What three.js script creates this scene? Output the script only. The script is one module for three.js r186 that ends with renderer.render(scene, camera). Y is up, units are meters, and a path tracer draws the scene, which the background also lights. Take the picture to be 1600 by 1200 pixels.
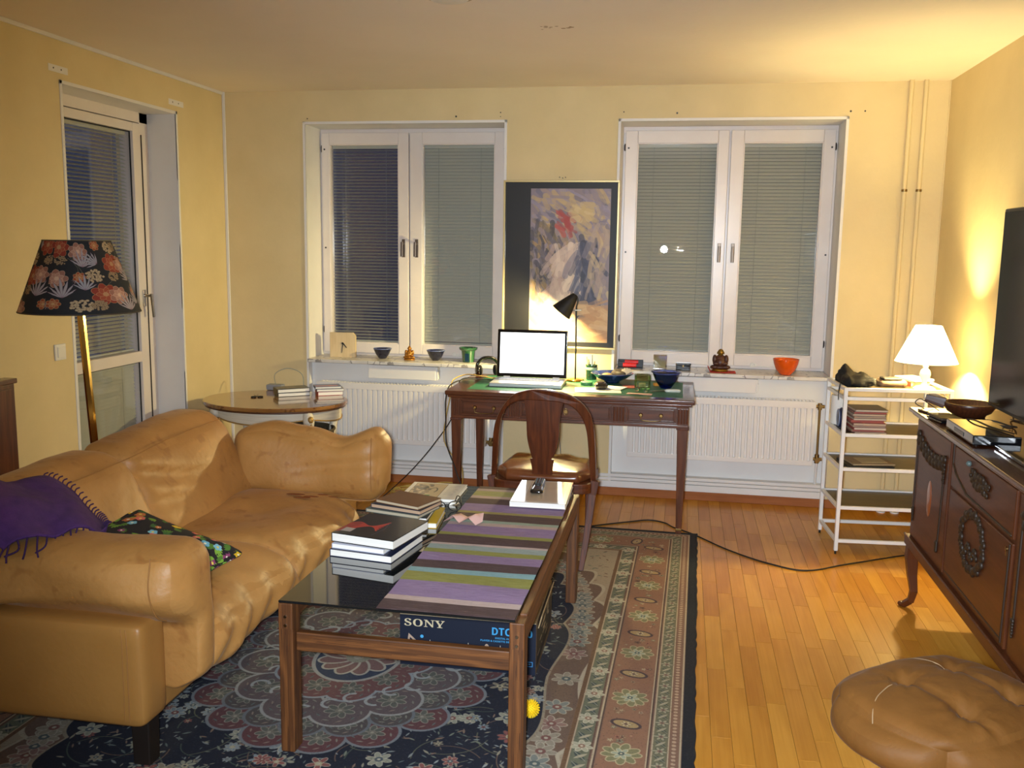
import * as THREE from 'three';
import { RoundedBoxGeometry } from 'three/addons/geometries/RoundedBoxGeometry.js';
import { mergeGeometries, mergeVertices, toCreasedNormals } from 'three/addons/utils/BufferGeometryUtils.js';
import { RectAreaLightUniformsLib } from 'three/addons/lights/RectAreaLightUniformsLib.js';

// ---------------------------------------------------------------- camera, sky, exposure
RectAreaLightUniformsLib.init();
const scene = new THREE.Scene();
scene.background = new THREE.Color(0x2b3044);            // night outside
const camera = new THREE.PerspectiveCamera(44.75, 4 / 3, 0.05, 60);
camera.position.set(0, 1.5723, 5.8864);
camera.rotation.set(-0.1459, 0.1779, 0.0143, 'YXZ');
const renderer = new THREE.WebGLRenderer({ antialias: true });
renderer.toneMapping = THREE.LinearToneMapping;
renderer.toneMappingExposure = 1.0;
renderer.shadowMap.enabled = true;
const FLASH = 50, DESK = 6.2, SHELF = 5.7, SCREEN = 1.5;
const WARM = new THREE.Color(1.0, 0.82, 0.37);
const flash = new THREE.SpotLight(new THREE.Color(0.85, 0.95, 1.05), FLASH, 0, 0.80, 1, 2);   // the flash that the window pane mirrors
flash.position.set(-0.05, 1.57, 5.86);
flash.target.position.set(-0.05, 0.35, 0.5); scene.add(flash.target);
flash.castShadow = true; flash.shadow.radius = 2.0;
scene.add(flash);

// ---------------------------------------------------------------- helpers
let seed = 20117;
const rnd = () => { seed = (seed * 1664525 + 1013904223) >>> 0; return seed / 4294967296; };
const rr = (a, b) => a + (b - a) * rnd();
const V = (x, y, z) => new THREE.Vector3(x, y, z);
const taken = {};
function numbered(n) {
  if (!(n in taken)) { taken[n] = 0; return n; }
  taken[n]++; return n + '_' + String(taken[n]).padStart(3, '0');
}
function hash(ix, iy, s) {
  let h = (ix * 374761393 + iy * 668265263 + s * 1274126177) | 0;
  h = Math.imul(h ^ (h >>> 13), 1274126177); h ^= h >>> 16;
  return (h >>> 0) / 4294967296;
}
function vnoise(x, y, p = 0, s = 1) {           // value noise, periodic in p cells when p > 0
  const ix = Math.floor(x), iy = Math.floor(y), fx = x - ix, fy = y - iy;
  const w = (i) => (p ? ((i % p) + p) % p : i);
  const u = fx * fx * (3 - 2 * fx), v = fy * fy * (3 - 2 * fy);
  const a = hash(w(ix), w(iy), s), b = hash(w(ix + 1), w(iy), s), c = hash(w(ix), w(iy + 1), s), d = hash(w(ix + 1), w(iy + 1), s);
  return a + (b - a) * u + (c - a) * v + (a - b - c + d) * u * v;
}
function fbm(x, y, p, s = 1, o = 4) { let t = 0, a = 0.5, k = 1; for (let i = 0; i < o; i++) { t += a * vnoise(x * k, y * k, p ? p * k : 0, s + i * 17); k *= 2; a *= 0.5; } return t / (1 - Math.pow(0.5, o)); }
const mix = (a, b, t) => a + (b - a) * t;
const mix3 = (a, b, t) => [mix(a[0], b[0], t), mix(a[1], b[1], t), mix(a[2], b[2], t)];
const sstep = (a, b, x) => { const t = Math.min(1, Math.max(0, (x - a) / (b - a))); return t * t * (3 - 2 * t); };
function dtex(w, h, fn, { srgb = true, rx = 1, ry = 1 } = {}) {
  const d = new Uint8Array(w * h * 4);
  for (let j = 0; j < h; j++) for (let i = 0; i < w; i++) {
    const c = fn(i / w, j / h), k = (j * w + i) * 4;
    d[k] = Math.max(0, Math.min(255, c[0])); d[k + 1] = Math.max(0, Math.min(255, c[1])); d[k + 2] = Math.max(0, Math.min(255, c[2])); d[k + 3] = 255;
  }
  const t = new THREE.DataTexture(d, w, h);
  t.wrapS = t.wrapT = THREE.RepeatWrapping; t.magFilter = THREE.LinearFilter; t.minFilter = THREE.LinearMipmapLinearFilter; t.generateMipmaps = true;
  if (srgb) t.colorSpace = THREE.SRGBColorSpace;
  t.repeat.set(rx, ry); t.needsUpdate = true; return t;
}
function ctex(w, h, draw) {
  const c = document.createElement('canvas'); c.width = w; c.height = h;
  const g = c.getContext('2d'); draw(g, w, h);
  const t = new THREE.CanvasTexture(c); t.colorSpace = THREE.SRGBColorSpace; t.anisotropy = 8; return t;
}
const std = (o) => new THREE.MeshStandardMaterial(o);
const phy = (o) => new THREE.MeshPhysicalMaterial(o);

// geometry builders (all in world metres)
function setUV(g, s = 1, grain = 'y') {          // box projection, uv in metres; v runs along the grain
  if (g.index) g = g.toNonIndexed();
  const p = g.attributes.position, n = g.attributes.normal, uv = new Float32Array(p.count * 2);
  const gi = 'xyz'.indexOf(grain);
  for (let k = 0; k < p.count; k += 3) {
    const m = [0, 0, 0];
    for (let j = 0; j < 3; j++) { m[0] += Math.abs(n.getX(k + j)); m[1] += Math.abs(n.getY(k + j)); m[2] += Math.abs(n.getZ(k + j)); }
    const ax = m.indexOf(Math.max(...m));
    let [a, b] = [0, 1, 2].filter((i) => i !== ax);
    if (a === gi) [a, b] = [b, a];
    for (let j = 0; j < 3; j++) { const q = [p.getX(k + j), p.getY(k + j), p.getZ(k + j)]; uv[(k + j) * 2] = q[a] * s + ax * 0.37; uv[(k + j) * 2 + 1] = q[b] * s + ax * 0.21; }
  }
  g.setAttribute('uv', new THREE.BufferAttribute(uv, 2));
  return g;
}
function box(x0, x1, y0, y1, z0, z1, r = 0.003, grain = 'y') {
  const w = x1 - x0, h = y1 - y0, d = z1 - z0; r = Math.min(r, w / 2.01, h / 2.01, d / 2.01);
  const g = r > 0 ? new RoundedBoxGeometry(w, h, d, r > 0.012 ? 3 : 1, r) : new THREE.BoxGeometry(w, h, d);
  g.translate((x0 + x1) / 2, (y0 + y1) / 2, (z0 + z1) / 2);
  return setUV(g, 1, grain);
}
const bx = (cx, cy, cz, w, h, d, r, grain) => box(cx - w / 2, cx + w / 2, cy - h / 2, cy + h / 2, cz - d / 2, cz + d / 2, r, grain);
function bar(a, b, w, d, r = 0.003, w2 = w, d2 = d, up = null) {     // tapered bar from a to b; w across, d in depth
  const A = V(...a), B = V(...b), L = A.distanceTo(B);
  let g;
  if (r > 0) {                                                    // square section with rounded corners, flat ends
    const c = Math.min(0.3, r / Math.min(w, d, w2, d2)), s = new THREE.Shape(), h = 0.5;
    s.moveTo(-h + c, -h); s.lineTo(h - c, -h); s.quadraticCurveTo(h, -h, h, -h + c); s.lineTo(h, h - c); s.quadraticCurveTo(h, h, h - c, h); s.lineTo(-h + c, h); s.quadraticCurveTo(-h, h, -h, h - c); s.lineTo(-h, -h + c); s.quadraticCurveTo(-h, -h, -h + c, -h);
    g = new THREE.ExtrudeGeometry(s, { depth: 1, bevelEnabled: false, curveSegments: 2 }); g.translate(0, 0, -0.5); g.rotateX(-Math.PI / 2);
  } else g = new THREE.BoxGeometry(1, 1, 1);
  if (g.index) g = g.toNonIndexed();
  const p = g.attributes.position;
  for (let i = 0; i < p.count; i++) { const t = p.getY(i) + 0.5; p.setXYZ(i, p.getX(i) * mix(w, w2, t), p.getY(i) * L, p.getZ(i) * mix(d, d2, t)); }
  g.computeVertexNormals(); g = setUV(g, 1, 'y');
  const yv = B.clone().sub(A).normalize(); let zv = up ? V(...up) : (Math.abs(yv.z) > 0.9 ? V(0, 1, 0) : V(0, 0, 1));
  const xv = yv.clone().cross(zv).normalize(); zv = xv.clone().cross(yv);
  const M = new THREE.Matrix4().makeBasis(xv, yv, zv); M.setPosition(A.add(B).multiplyScalar(0.5));
  return g.applyMatrix4(M);
}
const clean = (g) => { let q = g.index ? g.toNonIndexed() : g; for (const k of Object.keys(q.attributes)) if (!['position', 'normal', 'uv'].includes(k)) q.deleteAttribute(k); return q; };
const merge = (...gs) => mergeGeometries(gs.flat().map(clean));
function cyl(x, y0, y1, z, r0, r1 = r0, seg = 20) { const g = new THREE.CylinderGeometry(r1, r0, y1 - y0, seg); g.translate(x, (y0 + y1) / 2, z); return g; }
function rod(a, b, r0, r1 = r0, seg = 12) {
  const A = V(...a), B = V(...b), L = A.distanceTo(B), g = new THREE.CylinderGeometry(r1, r0, L, seg);
  g.applyQuaternion(new THREE.Quaternion().setFromUnitVectors(V(0, 1, 0), B.clone().sub(A).normalize()));
  const c = A.clone().add(B).multiplyScalar(0.5); g.translate(c.x, c.y, c.z); return g;
}
function lathe(pts, x, y, z, seg = 36) { const g = new THREE.LatheGeometry(pts.map(([r, h]) => new THREE.Vector2(Math.max(r, 0.0001), h)), seg); g.translate(x, y, z); return g; }
function tube(pts, r, seg = 0, rad = 8, closed = false) { const c = new THREE.CatmullRomCurve3(pts.map((p) => V(...p)), closed); return new THREE.TubeGeometry(c, seg || pts.length * 8, r, rad, closed); }
function sph(x, y, z, r, sx = 1, sy = 1, sz = 1, seg = 20) { const g = new THREE.SphereGeometry(r, seg, Math.round(seg * 0.7)); g.scale(sx, sy, sz); g.translate(x, y, z); return g; }
function ring(x0, x1, y0, y1, z0, z1, w) { return merge(box(x0, x1, y1 - w, y1, z0, z1, 0.002, 'x'), box(x0, x1, y0, y0 + w, z0, z1, 0.002, 'x'), box(x0, x0 + w, y0 + w, y1 - w, z0, z1, 0.002), box(x1 - w, x1, y0 + w, y1 - w, z0, z1, 0.002)); }
function shapeZ(pts, z0, z1, bevel = 0, curve = false) {         // outline in x,y extruded in z
  const s = new THREE.Shape(); if (curve) s.setFromPoints(new THREE.SplineCurve(pts.map((p) => new THREE.Vector2(...p))).getPoints(pts.length * 6)); else s.setFromPoints(pts.map((p) => new THREE.Vector2(...p)));
  const g = new THREE.ExtrudeGeometry(s, { depth: z1 - z0 - 2 * bevel, bevelEnabled: bevel > 0, bevelThickness: bevel, bevelSize: bevel, bevelOffset: -bevel, bevelSegments: 2, curveSegments: 8 });
  g.translate(0, 0, z0 + bevel); return setUV(g, 1, 'y');
}
// a soft block: subdivided box with round edges, crowned faces and an optional deformation
function soft(x0, x1, y0, y1, z0, z1, { r = 0.05, puff = 0.02, n = 22, f = null, wr = 0.004, ws = 9, sd = 3 } = {}) {
  const w = (x1 - x0) / 2, h = (y1 - y0) / 2, d = (z1 - z0) / 2, cx = (x0 + x1) / 2, cy = (y0 + y1) / 2, cz = (z0 + z1) / 2;
  const m = Math.max(w, h, d), sg = (q) => Math.max(8, Math.round(n * q / m) + 4);
  let g = new THREE.BoxGeometry(2, 2, 2, sg(w), sg(h), sg(d)); g.deleteAttribute('uv'); g.deleteAttribute('normal'); g = mergeVertices(g, 1e-4);
  const p = g.attributes.position, e = (q) => { const k = Math.abs(q); return Math.sign(q) * (k < 0.5 ? k : k); };
  for (let i = 0; i < p.count; i++) {
    let a = e(p.getX(i)), b = e(p.getY(i)), c = e(p.getZ(i));
    // cluster grid lines toward the edges
    const cl = (t) => Math.sign(t) * (1 - Math.pow(1 - Math.abs(t), 1.35));
    a = cl(a); b = cl(b); c = cl(c);
    let q = V(a * w, b * h, c * d);
    const R = Math.min(r, w * 0.98, h * 0.98, d * 0.98);
    const inn = V(THREE.MathUtils.clamp(q.x, -w + R, w - R), THREE.MathUtils.clamp(q.y, -h + R, h - R), THREE.MathUtils.clamp(q.z, -d + R, d - R));
    const nn = q.clone().sub(inn); if (nn.length() > 1e-6) { nn.normalize(); q = inn.add(nn.clone().multiplyScalar(R)); }
    const A = 1 - a * a, B = 1 - b * b, C = 1 - c * c;
    q.x += a * puff * B * C; q.y += b * puff * A * C; q.z += c * puff * A * B;
    if (wr) { const k = wr * (fbm((q.x + cx) * ws + sd, (q.z + cz) * ws + (q.y + cy) * ws * 0.8, 0, sd, 3) - 0.5) * 2; q.x += nn.x * k; q.y += nn.y * k; q.z += nn.z * k; }
    q.x += cx; q.y += cy; q.z += cz;
    if (f) f(q, a, b, c);
    p.setXYZ(i, q.x, q.y, q.z);
  }
  g.computeVertexNormals();
  return setUV(g, 1, 'y');
}
// a sheet with thickness from a grid of points P(u,v)
function sheet(P, nu, nv, th = 0.004) {
  const pos = [], uv = [], idx = [];
  const at = (i, j) => P(i / nu, j / nv);
  const nrm = (i, j) => { const a = at(Math.min(nu, i + 1), j).sub(at(Math.max(0, i - 1), j)), b = at(i, Math.min(nv, j + 1)).sub(at(i, Math.max(0, j - 1))); return a.cross(b).normalize(); };
  for (let s = 0; s < 2; s++) for (let j = 0; j <= nv; j++) for (let i = 0; i <= nu; i++) { const q = at(i, j).add(nrm(i, j).multiplyScalar(s ? -th / 2 : th / 2)); pos.push(q.x, q.y, q.z); uv.push(i / nu, j / nv); }
  const N = (nu + 1) * (nv + 1), id = (i, j, s) => s * N + j * (nu + 1) + i;
  const quad = (a, b, c, d) => idx.push(a, b, c, a, c, d);
  for (let j = 0; j < nv; j++) for (let i = 0; i < nu; i++) { quad(id(i, j, 0), id(i + 1, j, 0), id(i + 1, j + 1, 0), id(i, j + 1, 0)); quad(id(i, j, 1), id(i, j + 1, 1), id(i + 1, j + 1, 1), id(i + 1, j, 1)); }
  for (let i = 0; i < nu; i++) { quad(id(i, 0, 1), id(i + 1, 0, 1), id(i + 1, 0, 0), id(i, 0, 0)); quad(id(i, nv, 0), id(i + 1, nv, 0), id(i + 1, nv, 1), id(i, nv, 1)); }
  for (let j = 0; j < nv; j++) { quad(id(0, j, 0), id(0, j + 1, 0), id(0, j + 1, 1), id(0, j, 1)); quad(id(nu, j, 1), id(nu, j + 1, 1), id(nu, j + 1, 0), id(nu, j, 0)); }
  const g = new THREE.BufferGeometry(); g.setAttribute('position', new THREE.Float32BufferAttribute(pos, 3)); g.setAttribute('uv', new THREE.Float32BufferAttribute(uv, 2)); g.setIndex(idx); g.computeVertexNormals(); return g;
}
// a quad lying in space with its own uv 0..1 : o origin, a and b edge vectors, small thickness is added by the thing that carries it
function quadUV(o, a, b, off = 0.0008) {
  const O = V(...o), A = V(...a), B = V(...b), n = A.clone().cross(B).normalize().multiplyScalar(off);
  const c = [O, O.clone().add(A), O.clone().add(A).add(B), O.clone().add(B)].map((q) => q.add(n));
  const g = new THREE.BufferGeometry(); g.setAttribute('position', new THREE.Float32BufferAttribute(c.flatMap((q) => [q.x, q.y, q.z]), 3));
  g.setAttribute('uv', new THREE.Float32BufferAttribute([0, 0, 1, 0, 1, 1, 0, 1], 2)); g.setIndex([0, 1, 2, 0, 2, 3]); g.computeVertexNormals(); return g;
}
// scene graph helpers
function place(o) { o.traverse((m) => { if (m.isMesh) { m.castShadow = true; m.receiveShadow = true; } }); return o; }
function thing(name, label, category, [x, y, z] = [0, 0, 0], turn = 0, group) {
  const o = new THREE.Group(); o.name = numbered(name); o.position.set(x, y, z); o.rotation.y = turn;
  o.userData = { label, category }; if (group) o.userData.group = group; scene.add(o); return o;
}
// geometry given in world coordinates is carried into the frame of its (unturned) parent
function origin(p) { const v = V(0, 0, 0); for (let o = p; o && o !== scene; o = o.parent) v.add(o.position); return v; }
function part(name, geo, mat, parent, label) {
  const o = origin(parent); if (o.lengthSq() > 0) geo.translate(-o.x, -o.y, -o.z);
  return local(name, geo, mat, parent, label);
}
function local(name, geo, mat, parent, label) {
  const m = new THREE.Mesh(geo, mat); m.name = name; m.castShadow = m.receiveShadow = true; if (label) m.userData.label = label; parent.add(m); return m;
}
function topY(g, x, z) {                 // height of the upper surface of a soft block at x, z
  const p = g.attributes.position; let best = -1e9, w = 0, s = 0;
  for (let i = 0; i < p.count; i++) { const d = (p.getX(i) - x) ** 2 + (p.getZ(i) - z) ** 2; if (d < 0.0004) best = Math.max(best, p.getY(i)); }
  for (let i = 0; i < p.count; i++) { const d = (p.getX(i) - x) ** 2 + (p.getZ(i) - z) ** 2; if (d < 0.0004 && p.getY(i) > best - 0.02) { const k = 1 / (d + 1e-6); s += k * p.getY(i); w += k; } }
  return s / w;
}
function single(name, label, category, geo, mat, [x, y, z], turn = 0, group) {   // a thing that is one mesh, geometry about its base
  const m = new THREE.Mesh(geo, mat); m.name = numbered(name); m.position.set(x, y, z); m.rotation.y = turn; m.castShadow = m.receiveShadow = true;
  m.userData = { label, category }; if (group) m.userData.group = group; scene.add(m); return m;
}
function struct(name, label, category, geo, mat) {
  const m = geo ? new THREE.Mesh(geo, mat) : new THREE.Group(); m.name = name; if (geo) m.castShadow = m.receiveShadow = true;
  m.userData = { label, category, kind: 'structure' }; scene.add(m); return m;
}

// ---------------------------------------------------------------- materials
function woodTex(c1, c2, s, { stretch = 9, rings = 7, w = 256, h = 512, rx = 4, ry = 1.2, pores = 0.25 } = {}) {
  return dtex(w, h, (u, v) => {
    const wob = fbm(u * 4, v * 4, 4, s, 3) * 1.6;
    const f = 0.5 + 0.5 * Math.sin((u * rings + wob) * Math.PI * 2);
    const fine = fbm(u * 64, v * 64 / stretch * 1, 0, s + 5, 2);
    const pore = vnoise(u * 128, v * 12, 0, s + 9);
    const t = 0.45 * f + 0.55 * fine - (pore > 0.8 ? pores : 0);
    return mix3(c1, c2, Math.min(1, Math.max(0, t)));
  }, { rx, ry });
}
function mottle(c1, c2, s, n = 256, k = 8, o = 5, rx = 1, ry = 1, pw = 1) { return dtex(n, n, (u, v) => mix3(c1, c2, Math.pow(fbm(u * k, v * k, k, s, o), pw)), { rx, ry }); }
function bumpTex(s, k, n = 256, o = 4, rx = 1, ry = 1) { return dtex(n, n, (u, v) => { const q = 255 * fbm(u * k, v * k, k, s, o); return [q, q, q]; }, { srgb: false, rx, ry }); }

const paperBump = bumpTex(3, 24, 256, 3, 2, 2);
const M = {};
M.wall = std({ map: mottle([216, 196, 148], [227, 207, 160], 11, 256, 10, 5, 0.6, 0.6), roughness: 0.75, bumpMap: paperBump, bumpScale: 0.0006 });
M.ceiling = std({ map: mottle([236, 222, 202], [245, 232, 213], 12, 256, 6, 5, 0.4, 0.4), roughness: 0.9, bumpMap: paperBump, bumpScale: 0.0006 });
M.white = std({ map: mottle([226, 222, 218], [236, 233, 229], 13, 256, 8, 5, 0.8, 0.8), roughness: 0.55 });
M.frame = std({ map: mottle([226, 214, 206], [236, 226, 218], 14, 256, 8, 5, 1, 1), roughness: 0.28 });
M.gap = std({ color: 0x5a544f, roughness: 0.8 });
M.rad = phy({ color: 0xece6e0, roughness: 0.3, clearcoat: 0.3, clearcoatRoughness: 0.2 });
M.sill = std({ map: dtex(256, 256, (u, v) => { const f = fbm(u * 6, v * 6, 6, 31, 5), vein = Math.abs(fbm(u * 5 + 3, v * 5, 5, 47, 4) - 0.5); return mix3([196, 190, 184], vein < 0.025 ? [120, 116, 116] : [226, 222, 216], f); }, { rx: 2, ry: 2 }), roughness: 0.28 });
M.slat = std({ color: 0xb0b2a6, roughness: 0.5, side: THREE.DoubleSide });
M.cord = std({ color: 0x8d938f, roughness: 0.8 });
M.pane = phy({ color: 0xffffff, roughness: 0.0, transmission: 1, thickness: 0, ior: 1.5 });
M.chrome = std({ color: 0xb9b2a8, roughness: 0.18, metalness: 1 });
M.handle = std({ color: 0x7d7064, roughness: 0.42, metalness: 1 });
M.darkmetal = std({ color: 0x4b4744, roughness: 0.4, metalness: 0.8 });
M.brass = std({ color: 0xc99a45, roughness: 0.16, metalness: 1 });
M.brassOld = std({ color: 0x9a7d4c, roughness: 0.35, metalness: 1 });
M.black = std({ color: 0x121212, roughness: 0.4 });
M.gloss = phy({ color: 0x0c0c0e, roughness: 0.12, clearcoat: 1, clearcoatRoughness: 0.05 });
M.plasticW = std({ color: 0xe9e4da, roughness: 0.4 });
M.red = std({ color: 0xd5262a, roughness: 0.4 });
M.page = std({ map: dtex(64, 128, (u, v) => { const q = 225 + 22 * vnoise(0, v * 64, 0, 3); return [q, q - 4, q - 12]; }, { rx: 4, ry: 40 }), roughness: 0.8 });
M.paper = std({ color: 0xf0ece4, roughness: 0.7 });
// floor strips
M.plank = [[194, 133, 40], [187, 126, 36], [199, 140, 46], [180, 118, 31], [191, 129, 38]].map((c, i) => phy({
  map: woodTex(c.map((q) => q - 12), c.map((q) => q + 8), 60 + i * 7, { rings: 2, stretch: 14, rx: 3, ry: 0.8, pores: 0.1 }), roughness: 0.45, specularIntensity: 0.4, clearcoat: 0.4, clearcoatRoughness: 0.2 }));
M.subfloor = std({ color: 0x6b4a26, roughness: 0.8 });
M.baseboard = phy({ map: woodTex([142, 82, 42], [172, 106, 60], 91, { rings: 2, rx: 3, ry: 0.7 }), roughness: 0.6, specularIntensity: 0.5 });
M.walnut = phy({ map: woodTex([76, 38, 20], [114, 62, 34], 101, { rings: 4, rx: 5, ry: 1.3 }), roughness: 0.34, clearcoat: 0.5, clearcoatRoughness: 0.15 });
M.walnutTop = phy({ map: M.walnut.map, roughness: 0.28, clearcoat: 0.6, clearcoatRoughness: 0.12 });
M.chairwood = phy({ map: woodTex([70, 33, 17], [112, 56, 27], 111, { rings: 5, rx: 5, ry: 1.5 }), roughness: 0.36, clearcoat: 0.4, clearcoatRoughness: 0.2 });
M.chairleg = std({ map: M.chairwood.map, roughness: 0.6 });
M.oak = std({ map: woodTex([66, 37, 17], [126, 78, 38], 121, { rings: 5, rx: 6, ry: 1.2, pores: 0.5, stretch: 12 }), roughness: 0.5 });
M.sideboard = phy({ map: woodTex([72, 36, 16], [98, 52, 24], 131, { rings: 3, rx: 2.5, ry: 0.8 }), roughness: 0.42, specularIntensity: 0.6, clearcoat: 0.15, clearcoatRoughness: 0.1 });
M.sideboardTop = phy({ map: M.sideboard.map, roughness: 0.22, clearcoat: 0.8, clearcoatRoughness: 0.1 });
M.carve = std({ map: mottle([30, 21, 15], [62, 44, 28], 77, 128, 16, 4, 8, 8), roughness: 0.5 });
M.inlay = phy({ map: mottle([140, 74, 36], [170, 96, 52], 78, 128, 8, 4, 8, 8), roughness: 0.3, clearcoat: 0.6 });
const leatherBump = bumpTex(41, 32, 512, 5, 2.2, 2.2);
M.leather = phy({ map: dtex(512, 512, (u, v) => { const a = fbm(u * 5, v * 5, 5, 21, 5), b = fbm(u * 20, v * 20, 20, 25, 3); let c = mix3([160, 110, 54], [200, 149, 86], a); c = mix3(c, [142, 90, 44], sstep(0.62, 0.82, b) * 0.45); return c; }, { rx: 1.1, ry: 1.1 }), roughness: 0.5, bumpMap: leatherBump, bumpScale: 0.0012, sheen: 0.2, sheenRoughness: 0.6, sheenColor: new THREE.Color(0.8, 0.7, 0.55) });
M.leatherPanel = phy({ map: mottle([152, 105, 50], [176, 127, 66], 23, 512, 4, 5, 0.9, 0.9), roughness: 0.42, bumpMap: leatherBump, bumpScale: 0.0005 });
M.seam = std({ color: 0x9a6a34, roughness: 0.7 });
M.stain = std({ map: mottle([120, 64, 30], [150, 88, 42], 33, 64, 8, 3, 4, 4), roughness: 0.7 });
M.ottoman = phy({ map: dtex(256, 256, (u, v) => mix3([106, 68, 28], [134, 90, 42], fbm(u * 6, v * 6, 6, 29, 5)), { rx: 1.4, ry: 1.4 }), roughness: 0.62, specularIntensity: 0.5, bumpMap: leatherBump, bumpScale: 0.001, sheen: 0.1, sheenRoughness: 0.6, sheenColor: new THREE.Color(0.8, 0.7, 0.6) });
M.seatLeather = phy({ map: mottle([92, 48, 26], [128, 74, 40], 37, 256, 6, 5, 3, 3), roughness: 0.28, clearcoat: 0.3, clearcoatRoughness: 0.25 });
M.smoke = phy({ color: 0x17191a, roughness: 0.04, clearcoat: 1, clearcoatRoughness: 0.02 });
M.metalWhite = std({ color: 0xeeebe6, roughness: 0.35 });
M.shelfBoard = phy({ map: woodTex([52, 40, 24], [78, 62, 36], 141, { rings: 3, rx: 4, ry: 1 }), roughness: 0.35 });
M.glassBlue = phy({ color: 0x24307c, roughness: 0.06, clearcoat: 1, clearcoatRoughness: 0.03 });
M.glassBlueL = phy({ color: 0xaab4ee, roughness: 0.03, transmission: 1, thickness: 0.004, ior: 1.5, attenuationColor: new THREE.Color(0.22, 0.3, 0.85), attenuationDistance: 0.016 });
M.navyGlaze = phy({ color: 0x0b1030, roughness: 0.1, clearcoat: 1, clearcoatRoughness: 0.04 });
M.greenGlass = phy({ color: 0x3c8a5e, roughness: 0.08, transmission: 0.4, thickness: 0.006, ior: 1.5, clearcoat: 1 });
M.clear = phy({ color: 0xfafaf4, roughness: 0.03, transmission: 1, thickness: 0.004, ior: 1.45 });
M.clearGreen = phy({ color: 0xf2f8e8, roughness: 0.03, transmission: 1, thickness: 0.006, ior: 1.5, attenuationColor: new THREE.Color(0.55, 0.8, 0.35), attenuationDistance: 0.05 });
M.gold = std({ map: mottle([130, 80, 24], [214, 150, 58], 51, 128, 10, 4, 14, 14), roughness: 0.32, metalness: 0.55 });
M.orange = phy({ color: 0xe0560d, roughness: 0.18, clearcoat: 0.8, clearcoatRoughness: 0.06 });
M.figure = std({ map: mottle([52, 28, 22], [92, 50, 36], 53, 128, 10, 4, 16, 16), roughness: 0.4 });
M.bronze = std({ color: 0x8a6a24, roughness: 0.35, metalness: 0.6 });
M.birch = std({ map: woodTex([206, 180, 136], [224, 200, 158], 151, { rings: 2, rx: 4, ry: 1.4, pores: 0.05 }), roughness: 0.55 });
M.greenPad = std({ map: mottle([36, 92, 66], [50, 110, 80], 55, 128, 16, 3, 4, 4), roughness: 0.45 });
M.silver = std({ color: 0xb8b8ba, roughness: 0.35, metalness: 0.5 });
M.cable = std({ color: 0x1a1613, roughness: 0.55 });
M.cableY = std({ color: 0xc9a54c, roughness: 0.55 });
M.purple = std({ map: dtex(256, 256, (u, v) => { const w = 0.5 + 0.5 * Math.sin(u * 128 * Math.PI * 2) * Math.sin(v * 128 * Math.PI * 2); return mix3([62, 32, 92], [94, 52, 124], 0.6 * fbm(u * 8, v * 8, 8, 57, 4) + 0.4 * w); }, { rx: 3, ry: 3 }), roughness: 0.95, bumpMap: bumpTex(58, 64, 256, 2, 6, 6), bumpScale: 0.002 });
M.stone = std({ map: mottle([84, 74, 66], [128, 114, 102], 59, 128, 8, 4, 12, 12), roughness: 0.6 });
M.shell = std({ color: 0xe8d6bc, roughness: 0.4 });
M.creamPaint = std({ map: mottle([196, 184, 162], [226, 216, 198], 61, 256, 6, 5, 3, 3), roughness: 0.5 });
M.creamGilt = std({ color: 0xb08a4a, roughness: 0.45, metalness: 0.4 });
M.ovalTop = phy({ map: dtex(512, 512, (u, v) => { const f = fbm(u * 6, v * 6, 6, 63, 5), k = Math.abs(fbm(u * 7, v * 7, 7, 67, 4) - 0.5); return mix3([122, 78, 40], k < 0.03 ? [92, 56, 30] : [168, 120, 66], f); }, { rx: 1.4, ry: 1.4 }), roughness: 0.16, clearcoat: 0.8, clearcoatRoughness: 0.06 });
M.card = std({ map: mottle([150, 126, 92], [178, 152, 114], 65, 128, 10, 4, 4, 4), roughness: 0.8 });
M.boxNavy = std({ color: 0x131b2e, roughness: 0.5 });
M.yellowPom = std({ color: 0xf0c80a, roughness: 0.85 });
M.pink = std({ color: 0xe6bcb4, roughness: 0.8, side: THREE.DoubleSide });
M.tv = phy({ color: 0x0a0807, roughness: 0.12, specularIntensity: 0.35 });
M.bowlwood = phy({ map: woodTex([52, 26, 14], [88, 46, 24], 161, { rings: 4, rx: 8, ry: 4 }), roughness: 0.35, clearcoat: 0.4 });
M.fabricDark = std({ map: mottle([14, 12, 12], [34, 30, 28], 69, 128, 20, 4, 10, 10), roughness: 0.95 });
M.wicker = std({ map: mottle([54, 44, 30], [92, 78, 54], 71, 128, 24, 3, 6, 6), roughness: 0.85 });
const col = (c, r = 0.55) => std({ color: c, roughness: r });

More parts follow.
